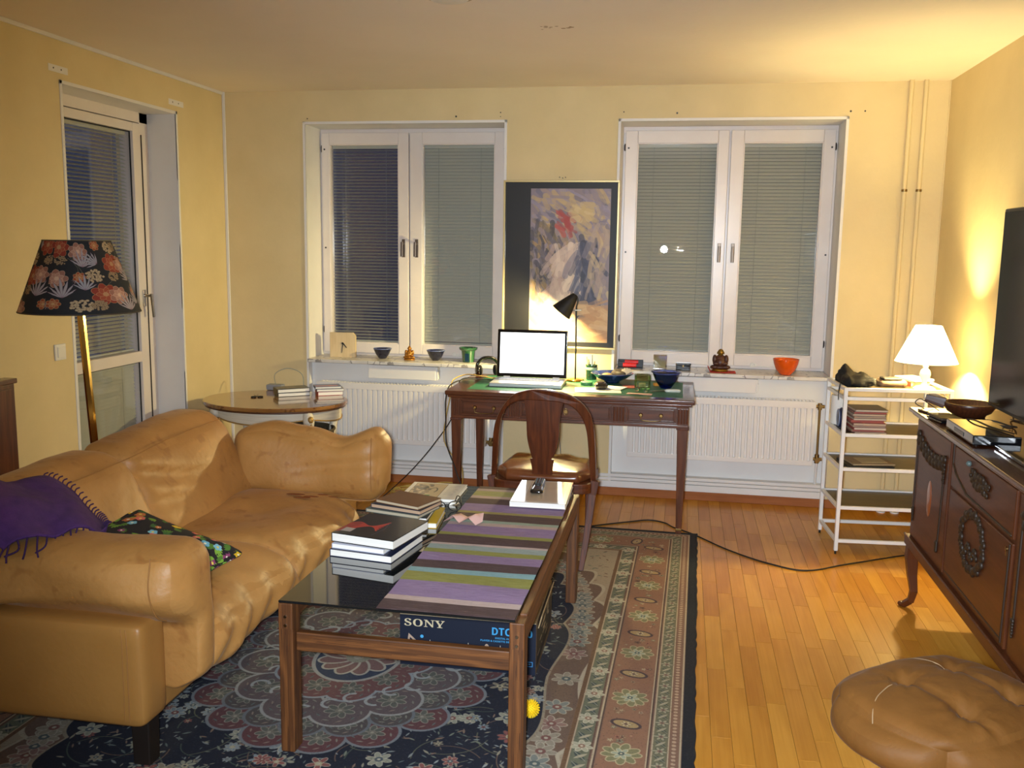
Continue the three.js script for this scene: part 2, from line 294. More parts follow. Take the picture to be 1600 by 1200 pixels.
// ---------------------------------------------------------------- the room
const XL = -3.018, XR = 1.4714, H = 2.55, ZF = 7.2;
const N1 = [-2.45, -1.125], N2 = [-0.408, 0.912], NT = 2.343, FZ = -0.25;    // window niches
const D0 = 0.592, D1 = 1.646, DT = 2.332, DX = -3.2;                          // balcony door niche
{ // back wall
  const w = struct('wall_back', 'pale yellow back wall with the two window niches', 'wall');
  const s = new THREE.Shape(); s.setFromPoints([[XL - 0.3, 0], [N1[0], 0], [N1[0], NT], [N1[1], NT], [N1[1], 0], [N2[0], 0], [N2[0], NT], [N2[1], NT], [N2[1], 0], [XR + 0.3, 0], [XR + 0.3, H], [XL - 0.3, H]].map((p) => new THREE.Vector2(...p)));
  const g = new THREE.ExtrudeGeometry(s, { depth: 0.42, bevelEnabled: false }); g.translate(0, 0, -0.42);
  part('plaster', setUV(g), M.wall, w);
  for (const [a, b] of [N1, N2]) {
    part('reveal', box(a, a + 0.004, 0.14, NT - 0.004, -0.3, 0.002, 0), M.white, w, 'white painted reveal');
    part('reveal', box(b - 0.004, b, 0.14, NT - 0.004, -0.3, 0.002, 0), M.white, w, 'white painted reveal');
    part('reveal', box(a, b, NT - 0.004, NT, -0.3, 0.002, 0), M.white, w, 'white painted reveal');
    part('corner_bead', box(a - 0.013, a + 0.004, 0.0, NT + 0.013, -0.004, 0.004, 0.0015), M.white, w, 'white corner bead');
    part('corner_bead', box(b - 0.004, b + 0.013, 0.0, NT + 0.013, -0.004, 0.004, 0.0015), M.white, w, 'white corner bead');
    part('corner_bead', box(a - 0.013, b + 0.013, NT - 0.004, NT + 0.013, -0.004, 0.004, 0.0015, 'x'), M.white, w, 'white corner bead');
    part('niche_back', box(a, b, 0, 0.791, -0.42, -0.055, 0), M.white, w, 'white wall below the sill');
  }
  for (const [x, y, r] of [[-1.44, 2.379, 0.006], [-1.155, 2.40, 0.004], [-2.43, 2.375, 0.004], [-0.39, 2.395, 0.004], [-0.07, 2.385, 0.006], [0.93, 2.385, 0.006], [1.01, 2.385, 0.005], [-1.155, 2.375, 0.003]])
    part('screw_hole', rod([x, y, -0.002], [x, y, 0.0012], r, r, 10), M.darkmetal, w, 'dark screw hole');
}
{ // left wall with balcony door niche
  const w = struct('wall_left', 'yellow left wall with the balcony door niche', 'wall');
  const s = new THREE.Shape(); s.setFromPoints([[-0.42, 0], [D0, 0], [D0, DT], [D1, DT], [D1, 0], [ZF, 0], [ZF, H], [-0.42, H]].map((p) => new THREE.Vector2(-p[0], p[1])));
  const g = new THREE.ExtrudeGeometry(s, { depth: 0.4, bevelEnabled: false }); g.rotateY(Math.PI / 2); g.translate(XL - 0.4, 0, 0);
  part('plaster', setUV(g), M.wall, w);
  part('reveal', box(DX - 0.1, XL + 0.002, 0, DT - 0.004, D0, D0 + 0.004, 0), M.white, w, 'white painted reveal');
  part('reveal', box(DX - 0.1, XL + 0.002, 0, DT - 0.004, D1 - 0.004, D1, 0), M.white, w, 'white painted reveal');
  part('reveal', box(DX - 0.1, XL + 0.002, DT - 0.004, DT, D0, D1, 0), M.white, w, 'white painted reveal');
  part('corner_bead', box(XL - 0.004, XL + 0.004, 0, DT + 0.014, D0 - 0.014, D0 + 0.004, 0.0015), M.white, w, 'white corner bead');
  part('corner_bead', box(XL - 0.004, XL + 0.004, 0, DT + 0.014, D1 - 0.004, D1 + 0.016, 0.0015), M.white, w, 'white corner bead');
  part('corner_bead', box(XL - 0.004, XL + 0.004, DT - 0.004, DT + 0.014, D0 - 0.014, D1 + 0.016, 0.0015, 'z'), M.white, w, 'white corner bead');
  for (const [z0, z1] of [[1.59, 1.735], [0.50, 0.665]]) {
    const p = part('plaster_patch', box(XL - 0.001, XL + 0.0018, 2.377, 2.41, z0, z1, 0.0008), M.white, w, 'white plaster patch');
    for (const t of [0.35, 0.75]) part('screw_hole', rod([XL, 2.394, mix(z0, z1, t)], [XL + 0.003, 2.394, mix(z0, z1, t)], 0.004, 0.004, 8), M.darkmetal, p);
  }
}
struct('wall_right', 'yellow right wall behind the television', 'wall', box(XR, XR + 0.25, 0, H, 0, ZF, 0), M.wall);
struct('wall_front', 'yellow wall behind the viewer', 'wall', box(XL - 0.4, XR + 0.25, 0, H, ZF, ZF + 0.2, 0), M.wall);
{
  const c = struct('ceiling', 'off-white plaster ceiling with a small scuffed patch', 'ceiling', box(XL - 0.4, XR + 0.25, H, H + 0.2, -0.42, ZF + 0.2, 0, 'x'), M.ceiling);
  const spots = []; for (let i = 0; i < 12; i++) spots.push(sph(-0.60 + rr(-0.07, 0.07), H, 1.545 + rr(-0.03, 0.03), rr(0.004, 0.012), 1.3, 0.12, 1, 8));
  part('scuff', merge(spots), col(0xb09878, 0.9), c, 'brownish scuffs');
}
struct('trim_1', 'thin white strip along the top of the left wall', 'trim', box(XL, XL + 0.012, H - 0.02, H, 0.012, ZF, 0.003, 'z'), M.white);
struct('trim_2', 'thin white strip in the left back corner', 'trim', box(XL, XL + 0.02, 0.04, H, 0, 0.012, 0.004), M.white);
struct('trim_3', 'thin white strip in the right back corner', 'trim', box(XR - 0.008, XR, 0.055, H, 0, 0.008, 0.003), M.wall);
{ // floor: strips laid one by one where they show, the rest joined
  const f = struct('floor', 'honey coloured maple strip floor', 'floor', box(XL - 0.4, XR + 0.25, -0.2, -0.012, -0.42, ZF + 0.2, 0), M.subfloor);
  const SW = 0.066, rest = M.plank.map(() => []), proto = [];
  const cand = [];
  let c = 0;
  for (let x = XR - SW; x > XL - SW; x -= SW, c++) {
    let z = -0.02 - rnd() * 0.4;
    while (z < ZF) {
      const L = rr(0.38, 0.56), a = Math.max(-0.02, z), b = Math.min(ZF, z + L); z += L;
      if (b - a < 0.02) continue;
      const zc = (a + b) / 2, xc = x + SW / 2, k = Math.floor(rnd() * 5);
      const seen = (xc > 0.09 && zc < 4.0) || (zc < 0.72 && xc > -1.75);
      cand.push([Math.max(x, XL), x + SW, a, b, k, seen]);
    }
  }
  let n = 0;
  for (const [x0, x1, a, b, k, seen] of cand) {
    const g = box(x0 + 0.0004, x1 - 0.0004, -0.012, 0, a + 0.0004, b - 0.0004, 0.0007, 'z');
    const uv = g.attributes.uv, ox = rnd() * 3, oy = rnd() * 3; for (let i = 0; i < uv.count; i++) uv.setXY(i, uv.getX(i) + ox, uv.getY(i) + oy);
    if (seen && n < 300) { const m = local(n ? 'plank_' + String(n).padStart(3, '0') : 'plank', g, M.plank[k], f); n++; }
    else rest[k].push(g);
  }
  rest.forEach((gs, k) => { if (gs.length) { const m = local('planks', merge(gs), M.plank[k], f); m.userData.kind = 'stuff'; } });
}
struct('baseboard_back', 'brown wooden baseboard along the back wall', 'baseboard', box(XL, XR, 0, 0.052, 0.008, 0.024, 0.003, 'x'), M.baseboard);
struct('baseboard_left', 'brown wooden baseboard along the left wall', 'baseboard', merge(box(XL, XL + 0.016, 0, 0.052, 0.03, D0 - 0.02, 0.003, 'z'), box(XL, XL + 0.016, 0, 0.052, D1 + 0.02, 2.1, 0.003, 'z')), M.baseboard);
struct('baseboard_right', 'brown wooden baseboard along the right wall', 'baseboard', box(XR - 0.016, XR, 0, 0.052, 0.03, ZF, 0.003, 'z'), M.baseboard);
{ // grooved white skirting across the niches
  const t = struct('trim_4', 'white grooved skirting panel under the radiators', 'trim', box(N1[0] + 0.005, N2[1] - 0.005, 0.0, 0.092, -0.055, 0.008, 0.002, 'x'), M.white);
  part('board', box(N1[0] + 0.005, N2[1] - 0.005, 0.095, 0.115, -0.055, 0.007, 0.002, 'x'), M.white, t);
  part('board', box(N1[0] + 0.005, N2[1] - 0.005, 0.118, 0.138, -0.055, 0.006, 0.002, 'x'), M.white, t);
}
// ---------------------------------------------------------------- windows and balcony door
const PITCH = 0.0215;
function blind(parent, o, du, wid, y0, y1, tilt, nrm) {  // o: bottom left corner at the blind's plane; du: unit along width; nrm: toward the room
  const c = [o[0] + du[0] * wid / 2, y1 - 0.012, o[2] + du[2] * wid / 2];
  const alongX = Math.abs(du[0]) > 0.5;
  const b = part('blind', alongX ? bx(c[0], c[1], c[2], wid, 0.022, 0.024, 0.002, 'x') : bx(c[0], c[1], c[2], 0.024, 0.022, wid, 0.002, 'z'), M.slat, parent, 'head rail of the venetian blind');
  const g = new THREE.BoxGeometry(alongX ? wid : 0.0235, 0.0008, alongX ? 0.0235 : wid);
  const n = Math.floor((y1 - 0.03 - y0) / PITCH);
  const og = origin(b);
  for (let i = 0; i < n; i++) {
    const m = new THREE.Mesh(g, M.slat); m.name = i ? 'slat_' + String(i).padStart(3, '0') : 'slat'; m.castShadow = m.receiveShadow = true;
    m.position.set(c[0] - og.x, y1 - 0.034 - i * PITCH - og.y, c[2] - og.z);
    if (alongX) m.rotation.x = tilt; else m.rotation.z = -tilt;
    b.add(m);
  }
  for (const t of [0.2, 0.8]) { const q = [o[0] + du[0] * wid * t + nrm[0] * 0.013, 0, o[2] + du[2] * wid * t + nrm[2] * 0.013]; part('cord', rod([q[0], y0 + 0.005, q[2]], [q[0], y1 - 0.02, q[2]], 0.0011, 0.0011, 6), M.cord, b); }
  part('bottom_rail', alongX ? bx(c[0], y0 + 0.008, c[2], wid, 0.012, 0.02, 0.002, 'x') : bx(c[0], y0 + 0.008, c[2], 0.02, 0.012, wid, 0.002, 'z'), M.slat, b);
}
function handle(parent, x, y, z) {
  part('handle', merge(shapeZ([[x - 0.011, y - 0.06], [x + 0.011, y - 0.06], [x + 0.012, y], [x + 0.011, y + 0.06], [x - 0.011, y + 0.06], [x - 0.012, y]], z, z + 0.008, 0.002), rod([x, y + 0.03, z], [x, y + 0.03, z + 0.045], 0.008), bar([x, y + 0.042, z + 0.045], [x, y - 0.055, z + 0.05], 0.016, 0.011, 0.004)), M.handle, parent, 'metal handle');
}
function windowUnit(name, label, [a, b], sashes, yb, yt) {
  const w = struct(name, label, 'window');
  const f = part('frame', merge(ring(a + 0.004, b - 0.004, 0.815, NT - 0.004, -0.36, FZ - 0.012, 0.04), box(sashes[0][3] - 0.012, sashes[1][2] + 0.012, 0.85, NT - 0.04, -0.36, FZ - 0.02, 0.002)), M.frame, w);
  for (const y of [0.99, 2.21]) for (const x of [a + 0.02, b - 0.02]) part('hinge', merge(rod([x, y - 0.022, FZ + 0.0], [x, y + 0.022, FZ + 0.0], 0.008), bx(x, y, FZ - 0.008, 0.022, 0.03, 0.01, 0.001)), M.darkmetal, f);
  sashes.forEach(([g0, g1, s0, s1, tilt, turn, hx], i) => {
    const zf = FZ + 0.012, zb = FZ - 0.07;
    const s = part('sash', merge(box(s0, g0, 0.835, 2.313, zb, zf, 0.004), box(g1, s1, 0.835, 2.313, zb, zf, 0.004), box(g0, g1, 0.835, yb, zb, zf - 0.0006, 0.004, 'x'), box(g0, g1, yt, 2.313, zb, zf - 0.0006, 0.004, 'x')), M.frame, w);
    part('glazing_bead', ring(g0 - 0.001, g1 + 0.001, yb - 0.001, yt + 0.001, FZ - 0.03, zf - 0.006, 0.007), M.frame, s);
    const pg = new THREE.BoxGeometry(g1 - g0, yt - yb, 0.004); pg.translate(0, 0, 0);
    const p = local('pane', pg, M.pane, s); const og = origin(s); p.position.set((g0 + g1) / 2 - og.x, (yb + yt) / 2 - og.y, FZ - 0.022 - og.z); p.rotation.y = turn;
    handle(s, hx, 1.553, zf);
    for (const yy of [1.60, 2.255]) part('screw_cap', rod([i ? s1 - 0.02 : s0 + 0.02, yy - 0.05, zf - 0.001], [i ? s1 - 0.02 : s0 + 0.02, yy - 0.05, zf + 0.002], 0.006), M.darkmetal, s);
    blind(w, [g0 + 0.004, 0, FZ - 0.05], [1, 0, 0], g1 - g0 - 0.008, yb + 0.002, yt - 0.002, tilt, [0, 0, 1]);
  });
}
const closed = 1.05;
windowUnit('window_1', 'white two-sash window beside the left corner, left blind half open', N1, [[-2.378, -1.893, -2.43, -1.822, 0.28, 0.0, -1.856], [-1.728, -1.238, -1.812, -1.15, 1.12, 0.006, -1.765]], 0.903, 2.238);
windowUnit('window_2', 'white two-sash window nearest the pipes, both blinds closed, flash mirrored', N2, [[-0.311, 0.188, -0.388, 0.255, closed, 0.016, 0.222], [0.346, 0.823, 0.268, 0.892, closed, 0.004, 0.306]], 0.908, 2.236);
{ // dark outer panes close the windows and the door to the night
  for (const [i, [a, b]] of [N1, N2].entries()) struct('window_' + (i + 3), i ? 'outer storm pane behind the blinds of the window by the pipes' : 'outer storm pane behind the blinds of the window by the corner', 'window', box(a + 0.04, b - 0.04, 0.85, NT - 0.04, -0.405, -0.4, 0), M.pane);
}
{ // balcony door in the left wall
  const d = struct('door_1', 'white glazed balcony door with venetian blind behind its glass', 'door');
  const x0 = DX - 0.09, zs0 = 0.683, zs1 = 1.56, g0 = 0.758, g1 = 1.485;
  part('frame', merge(box(DX - 0.12, DX - 0.004, 0, DT - 0.004, D0 + 0.004, zs0 - 0.003, 0.002), box(DX - 0.12, DX - 0.004, 0, DT - 0.004, zs1 + 0.003, D1 - 0.004, 0.002), box(DX - 0.12, DX - 0.004, 2.268, DT - 0.004, D0 + 0.004, D1 - 0.004, 0.002, 'z')), M.frame, d);
  const s = part('sash', merge(box(x0, DX, 0.03, 2.263, zs0, g0, 0.004), box(x0, DX, 0.03, 2.263, g1, zs1, 0.004), box(x0, DX - 0.0006, 2.212, 2.263, g0, g1, 0.004, 'z'), box(x0, DX - 0.0006, 0.852, 0.917, g0, g1, 0.004, 'z'), box(x0, DX - 0.0006, 0.03, 0.14, g0, g1, 0.004, 'z')), M.frame, d);
  for (const [a, b] of [[0.917, 2.212], [0.14, 0.852]]) {
    part('pane', box(DX - 0.028, DX - 0.024, a, b, g0, g1, 0), M.pane, s);
    part('gasket', merge(box(DX - 0.024, DX - 0.018, a, b, g0, g0 + 0.006, 0), box(DX - 0.024, DX - 0.018, b - 0.006, b, g0, g1, 0)), M.black, s);
    blind(d, [DX - 0.055, 0, g0 + 0.012], [0, 0, 1], g1 - g0 - 0.024, a + 0.002, b - 0.002, a > 0.5 ? 0.5 : closed, [1, 0, 0]);
  }
  part('handle', merge(bx(DX + 0.004, 1.235, 0.715, 0.009, 0.10, 0.028, 0.003), rod([DX, 1.25, 0.715], [DX + 0.05, 1.25, 0.715], 0.009), bar([DX + 0.05, 1.262, 0.715], [DX + 0.052, 1.12, 0.70], 0.012, 0.018, 0.004)), M.chrome, s, 'chrome lever handle');
  part('espagnolette', box(DX - 0.004, DX + 0.003, 0.3, 2.2, zs0 - 0.012, zs0 - 0.008, 0.001), M.darkmetal, d);
}
{ // marble sills
  for (const [i, [a, b]] of [N1, N2].entries()) { const s = single('window_sill', i ? 'grey marble sill below the window by the pipes, orange bowl on it' : 'grey marble sill below the window by the corner, wooden clock on it', 'window sill', box(-(b - a) / 2 + 0.005, (b - a) / 2 - 0.005, 0, 0.024, -0.145, 0.155, 0.005, 'x'), M.sill, [(a + b) / 2, 0.791, -0.115], 0, 'marble window sills'); }
}

// ---------------------------------------------------------------- radiators, pipes, vents
function radiator(label, x0, x1, group) {
  const r = thing('radiator', label, 'radiator', [(x0 + x1) / 2, 0.266, 0.0], 0, group);
  const y0 = 0.266, y1 = 0.664, n = Math.round((x1 - x0 - 0.03) / 0.0345), p = (x1 - x0 - 0.03) / n, ZR = 0.052;
  const f = []; for (let i = 0; i < n; i++) { const x = x0 + 0.015 + i * p; f.push([x, ZR], [x + p * 0.52, ZR], [x + p * 0.64, ZR - 0.014], [x + p * 0.88, ZR - 0.014]); } f.push([x1 - 0.015, ZR]);
  const s = new THREE.Shape(); s.setFromPoints([[x0, ZR - 0.002], ...f, [x1, ZR - 0.002], [x1, ZR - 0.022], [x0, ZR - 0.022]].map(([x, z]) => new THREE.Vector2(x, -z)));
  const g = new THREE.ExtrudeGeometry(s, { depth: y1 - y0 - 0.07, bevelEnabled: false }); g.rotateX(-Math.PI / 2); g.translate(0, y0 + 0.03, 0);
  part('front_panel', g, M.rad, r);
  part('top_rail', box(x0, x1, y1 - 0.041, y1 - 0.002, ZR - 0.022, ZR + 0.0005, 0.003, 'x'), M.rad, r);
  part('bottom_rail', box(x0, x1, y0, y0 + 0.031, ZR - 0.022, ZR + 0.0005, 0.003, 'x'), M.rad, r);
  part('back_panel', box(x0, x1, y0, y1 - 0.03, -0.04, -0.025, 0.003, 'x'), M.rad, r);
  part('side_cover', box(x0 - 0.003, x0, y0 + 0.01, y1 - 0.005, -0.038, ZR - 0.004, 0.001), M.rad, r);
  part('side_cover', box(x1, x1 + 0.003, y0 + 0.01, y1 - 0.005, -0.038, ZR - 0.004, 0.001), M.rad, r);
  const bars = []; for (let x = x0 + 0.02; x < x1 - 0.01; x += 0.022) bars.push(box(x, x + 0.008, y1 - 0.004, y1, -0.026, ZR - 0.012, 0)); bars.push(box(x0, x1, y1 - 0.004, y1 + 0.001, -0.04, -0.025, 0), box(x0, x1, y1 - 0.004, y1 + 0.001, ZR - 0.014, ZR, 0));
  part('top_grille', merge(bars), M.rad, r);
  for (const t of [0.2, 0.8]) part('bracket', box(mix(x0, x1, t) - 0.012, mix(x0, x1, t) + 0.012, y0 + 0.02, y1 - 0.05, -0.0545, -0.0395, 0), M.rad, r);
  return r;
}
radiator('white panel radiator under the window by the left corner, part shadowed by desk', -2.375, -1.228, 'radiators under the windows');
radiator('white panel radiator under the window by the pipes, right of the desk', -0.302, 0.83, 'radiators under the windows');
for (const [a, b, l] of [[-2.02, -1.552, 'white vent box under the sill with the clock'], [0.0, 0.486, 'white vent box under the sill with the orange bowl']]) {
  const v = thing('air_vent', l, 'vent', [(a + b) / 2, 0.698, -0.01], 0, 'vent boxes under the sills');
  part('housing', box(a, b, 0.70, 0.785, -0.0545, 0.012, 0.003, 'x'), M.white, v);
  part('cover', box(a - 0.004, b - 0.012, 0.698, 0.787, 0.012, 0.02, 0.003, 'x'), M.white, v);
  part('slider', box(b - 0.006, b + 0.004, 0.708, 0.756, -0.03, 0.016, 0.001), M.white, v);
}
{ // brass valve pipes at the radiators
  const v = thing('radiator_valve', 'brass radiator valves with a pipe beside the white trolley', 'valve', [0.862, 0.138, 0.0], 0, 'radiator valves');
  const X = 0.862, Z = -0.005;
  part('pipe', rod([X, 0.3, Z], [X, 0.62, Z], 0.0075), M.brassOld, v, 'brass pipe');
  part('upper_valve', merge(rod([X - 0.03, 0.63, Z], [X + 0.028, 0.63, Z], 0.011), rod([X, 0.61, Z], [X, 0.65, Z], 0.013), rod([X, 0.635, Z], [X, 0.635, Z + 0.04], 0.012)), M.brassOld, v);
  part('lower_valve', merge(rod([X - 0.03, 0.3, Z], [X + 0.03, 0.3, Z], 0.011), rod([X, 0.275, Z], [X, 0.33, Z], 0.014), rod([X, 0.3, Z], [X, 0.3, Z + 0.035], 0.012, 0.016)), M.brassOld, v);
  part('riser', rod([X, 0.138, Z - 0.02], [X, 0.28, Z], 0.008), M.white, v, 'white painted riser');
  const u = thing('radiator_valve', 'brass radiator valve seen between desk leg and chair', 'valve', [-1.195, 0.138, 0.0], 0, 'radiator valves');
  part('pipe', rod([-1.195, 0.138, -0.02], [-1.195, 0.6, Z], 0.0075), M.rad, u);
  part('lower_valve', merge(rod([-1.225, 0.3, Z], [-1.165, 0.3, Z], 0.011), rod([-1.195, 0.275, Z], [-1.195, 0.33, Z], 0.014), rod([-1.195, 0.3, Z], [-1.195, 0.3, Z + 0.035], 0.012, 0.016)), M.brassOld, u);
}
{
  const labels = ['white vertical heating pipe nearer the window', 'white vertical heating pipe nearer the right corner'];
  [1.25, 1.329].forEach((x, i) => {
    const v = thing('heating_pipe', labels[i], 'pipe', [x, 0, 0.036], 0, 'heating pipes in the corner');
    part('pipe', cyl(x, 0.0, H, 0.036, 0.0125), M.wall, v);
    part('bracket', merge(cyl(x, 1.922, 1.936, 0.036, 0.0165), rod([x, 1.929, 0.0], [x, 1.929, 0.024], 0.006)), M.brassOld, v);
    part('floor_rosette', cyl(x, 0, 0.008, 0.036, 0.026), M.white, v);
  });
}
{ // light switch
  const s = thing('light_switch', 'cream light switch on the left wall', 'switch', [XL, 1.026, 1.769]);
  part('plate', box(XL, XL + 0.009, 0.986, 1.066, 1.73, 1.81, 0.003), M.plasticW, s);
  part('rocker', box(XL + 0.008, XL + 0.014, 1.0, 1.052, 1.744, 1.796, 0.002), M.plasticW, s);
}
{ // ceiling lamp rose
  const s = thing('ceiling_light', 'round pale ceiling light cut by the upper edge', 'ceiling light', [-0.945, H, 2.15]);
  part('rose', lathe([[0.0, -0.022], [0.075, -0.02], [0.09, -0.008], [0.092, 0]], -0.945, H, 2.15), M.plasticW, s);
  part('rim', lathe([[0.088, -0.012], [0.098, -0.01], [0.1, 0], [0.088, 0]], -0.945, H, 2.15), M.brassOld, s);
}
// ---------------------------------------------------------------- framed print between the windows
{
  const x0 = -1.124, x1 = -0.398, y0 = 0.94, y1 = 1.985;
  const p = thing('framed_print', 'tall gilt-framed print with black mat between the windows', 'picture', [(x0 + x1) / 2, y0, 0.012]);
  part('backing', box(x0 + 0.004, x1 - 0.004, y0 + 0.004, y1 - 0.004, 0.006, 0.02, 0), phy({ color: 0x0d0b0b, roughness: 0.5, clearcoat: 1, clearcoatRoughness: 0.02 }), p, 'black mat behind glass');
  part('gilt_frame', ring(x0, x1, y0, y1, 0.004, 0.034, 0.012), std({ color: 0xcdb883, roughness: 0.35, metalness: 0.5 }), p);
  const art = ctex(512, 960, (g, w, h) => {           // a plain generic stand-in: loose brush strokes of the same colours
    g.fillStyle = '#8d7f86'; g.fillRect(0, 0, w, h);
    const stroke = (n, xr, yr, cols, len, wid, ang) => { for (let i = 0; i < n; i++) { const x = mix(xr[0], xr[1], rnd()) * w, y = mix(yr[0], yr[1], rnd()) * h, a = ang + (rnd() - 0.5) * 1.2, l = len * (0.5 + rnd()); g.strokeStyle = cols[Math.floor(rnd() * cols.length)]; g.globalAlpha = 0.35 + rnd() * 0.4; g.lineWidth = wid * (0.5 + rnd()); g.lineCap = 'round'; g.beginPath(); g.moveTo(x, y); g.quadraticCurveTo(x + Math.cos(a) * l * 0.5 + (rnd() - 0.5) * l * 0.4, y + Math.sin(a) * l * 0.5, x + Math.cos(a) * l, y + Math.sin(a) * l); g.stroke(); } };
    stroke(260, [0, 1], [0, 0.3], ['#8f8390', '#a9938a', '#6f6a80', '#b99f7c', '#9a8fa4', '#c3a878'], 90, 26, 0.6);
    stroke(200, [0, 0.4], [0.2, 0.7], ['#6c6472', '#8a7656', '#4e4a58', '#b08d5a', '#3f3a40', '#9b8a94'], 80, 22, 1.2);
    stroke(130, [0.3, 0.65], [0.35, 0.75], ['#d9bfae', '#e6d0bd', '#c8ad9f', '#b99c92'], 110, 30, 1.9);
    stroke(90, [0.6, 0.85], [0.3, 0.85], ['#3d4058', '#4a4c66', '#2f3145', '#5a5c78'], 120, 30, 1.5);
    stroke(60, [0.75, 1], [0.1, 0.8], ['#b59f8e', '#a58f88', '#8f8390', '#c9b08a'], 110, 26, 1.4);
    stroke(130, [0, 1], [0.76, 1], ['#d2a678', '#c9966a', '#dcb78c', '#b98a64'], 120, 30, 0.2);
    stroke(18, [0.3, 0.5], [0.14, 0.26], ['#b8433a', '#c4554a', '#a83a34'], 50, 24, 0.9);
    stroke(22, [0.5, 0.72], [0.1, 0.2], ['#d4bd8c', '#c8ad78'], 50, 26, 0.3);
    g.globalAlpha = 1;
  });
  part('print', quadUV([-0.951, 0.982, 0.0205], [0.5, 0, 0], [0, 0.953, 0]), phy({ map: art, roughness: 0.5, clearcoat: 1, clearcoatRoughness: 0.02 }), p, 'loose brush strokes in cream, blue and ochre');
  part('hook', merge(rod([-0.755, 2.0, 0], [-0.755, 2.0, 0.02], 0.003), rod([-0.775, 2.005, 0], [-0.775, 2.005, 0.014], 0.003), rod([-0.738, 2.004, 0], [-0.738, 2.004, 0.014], 0.003)), M.darkmetal, p);
}
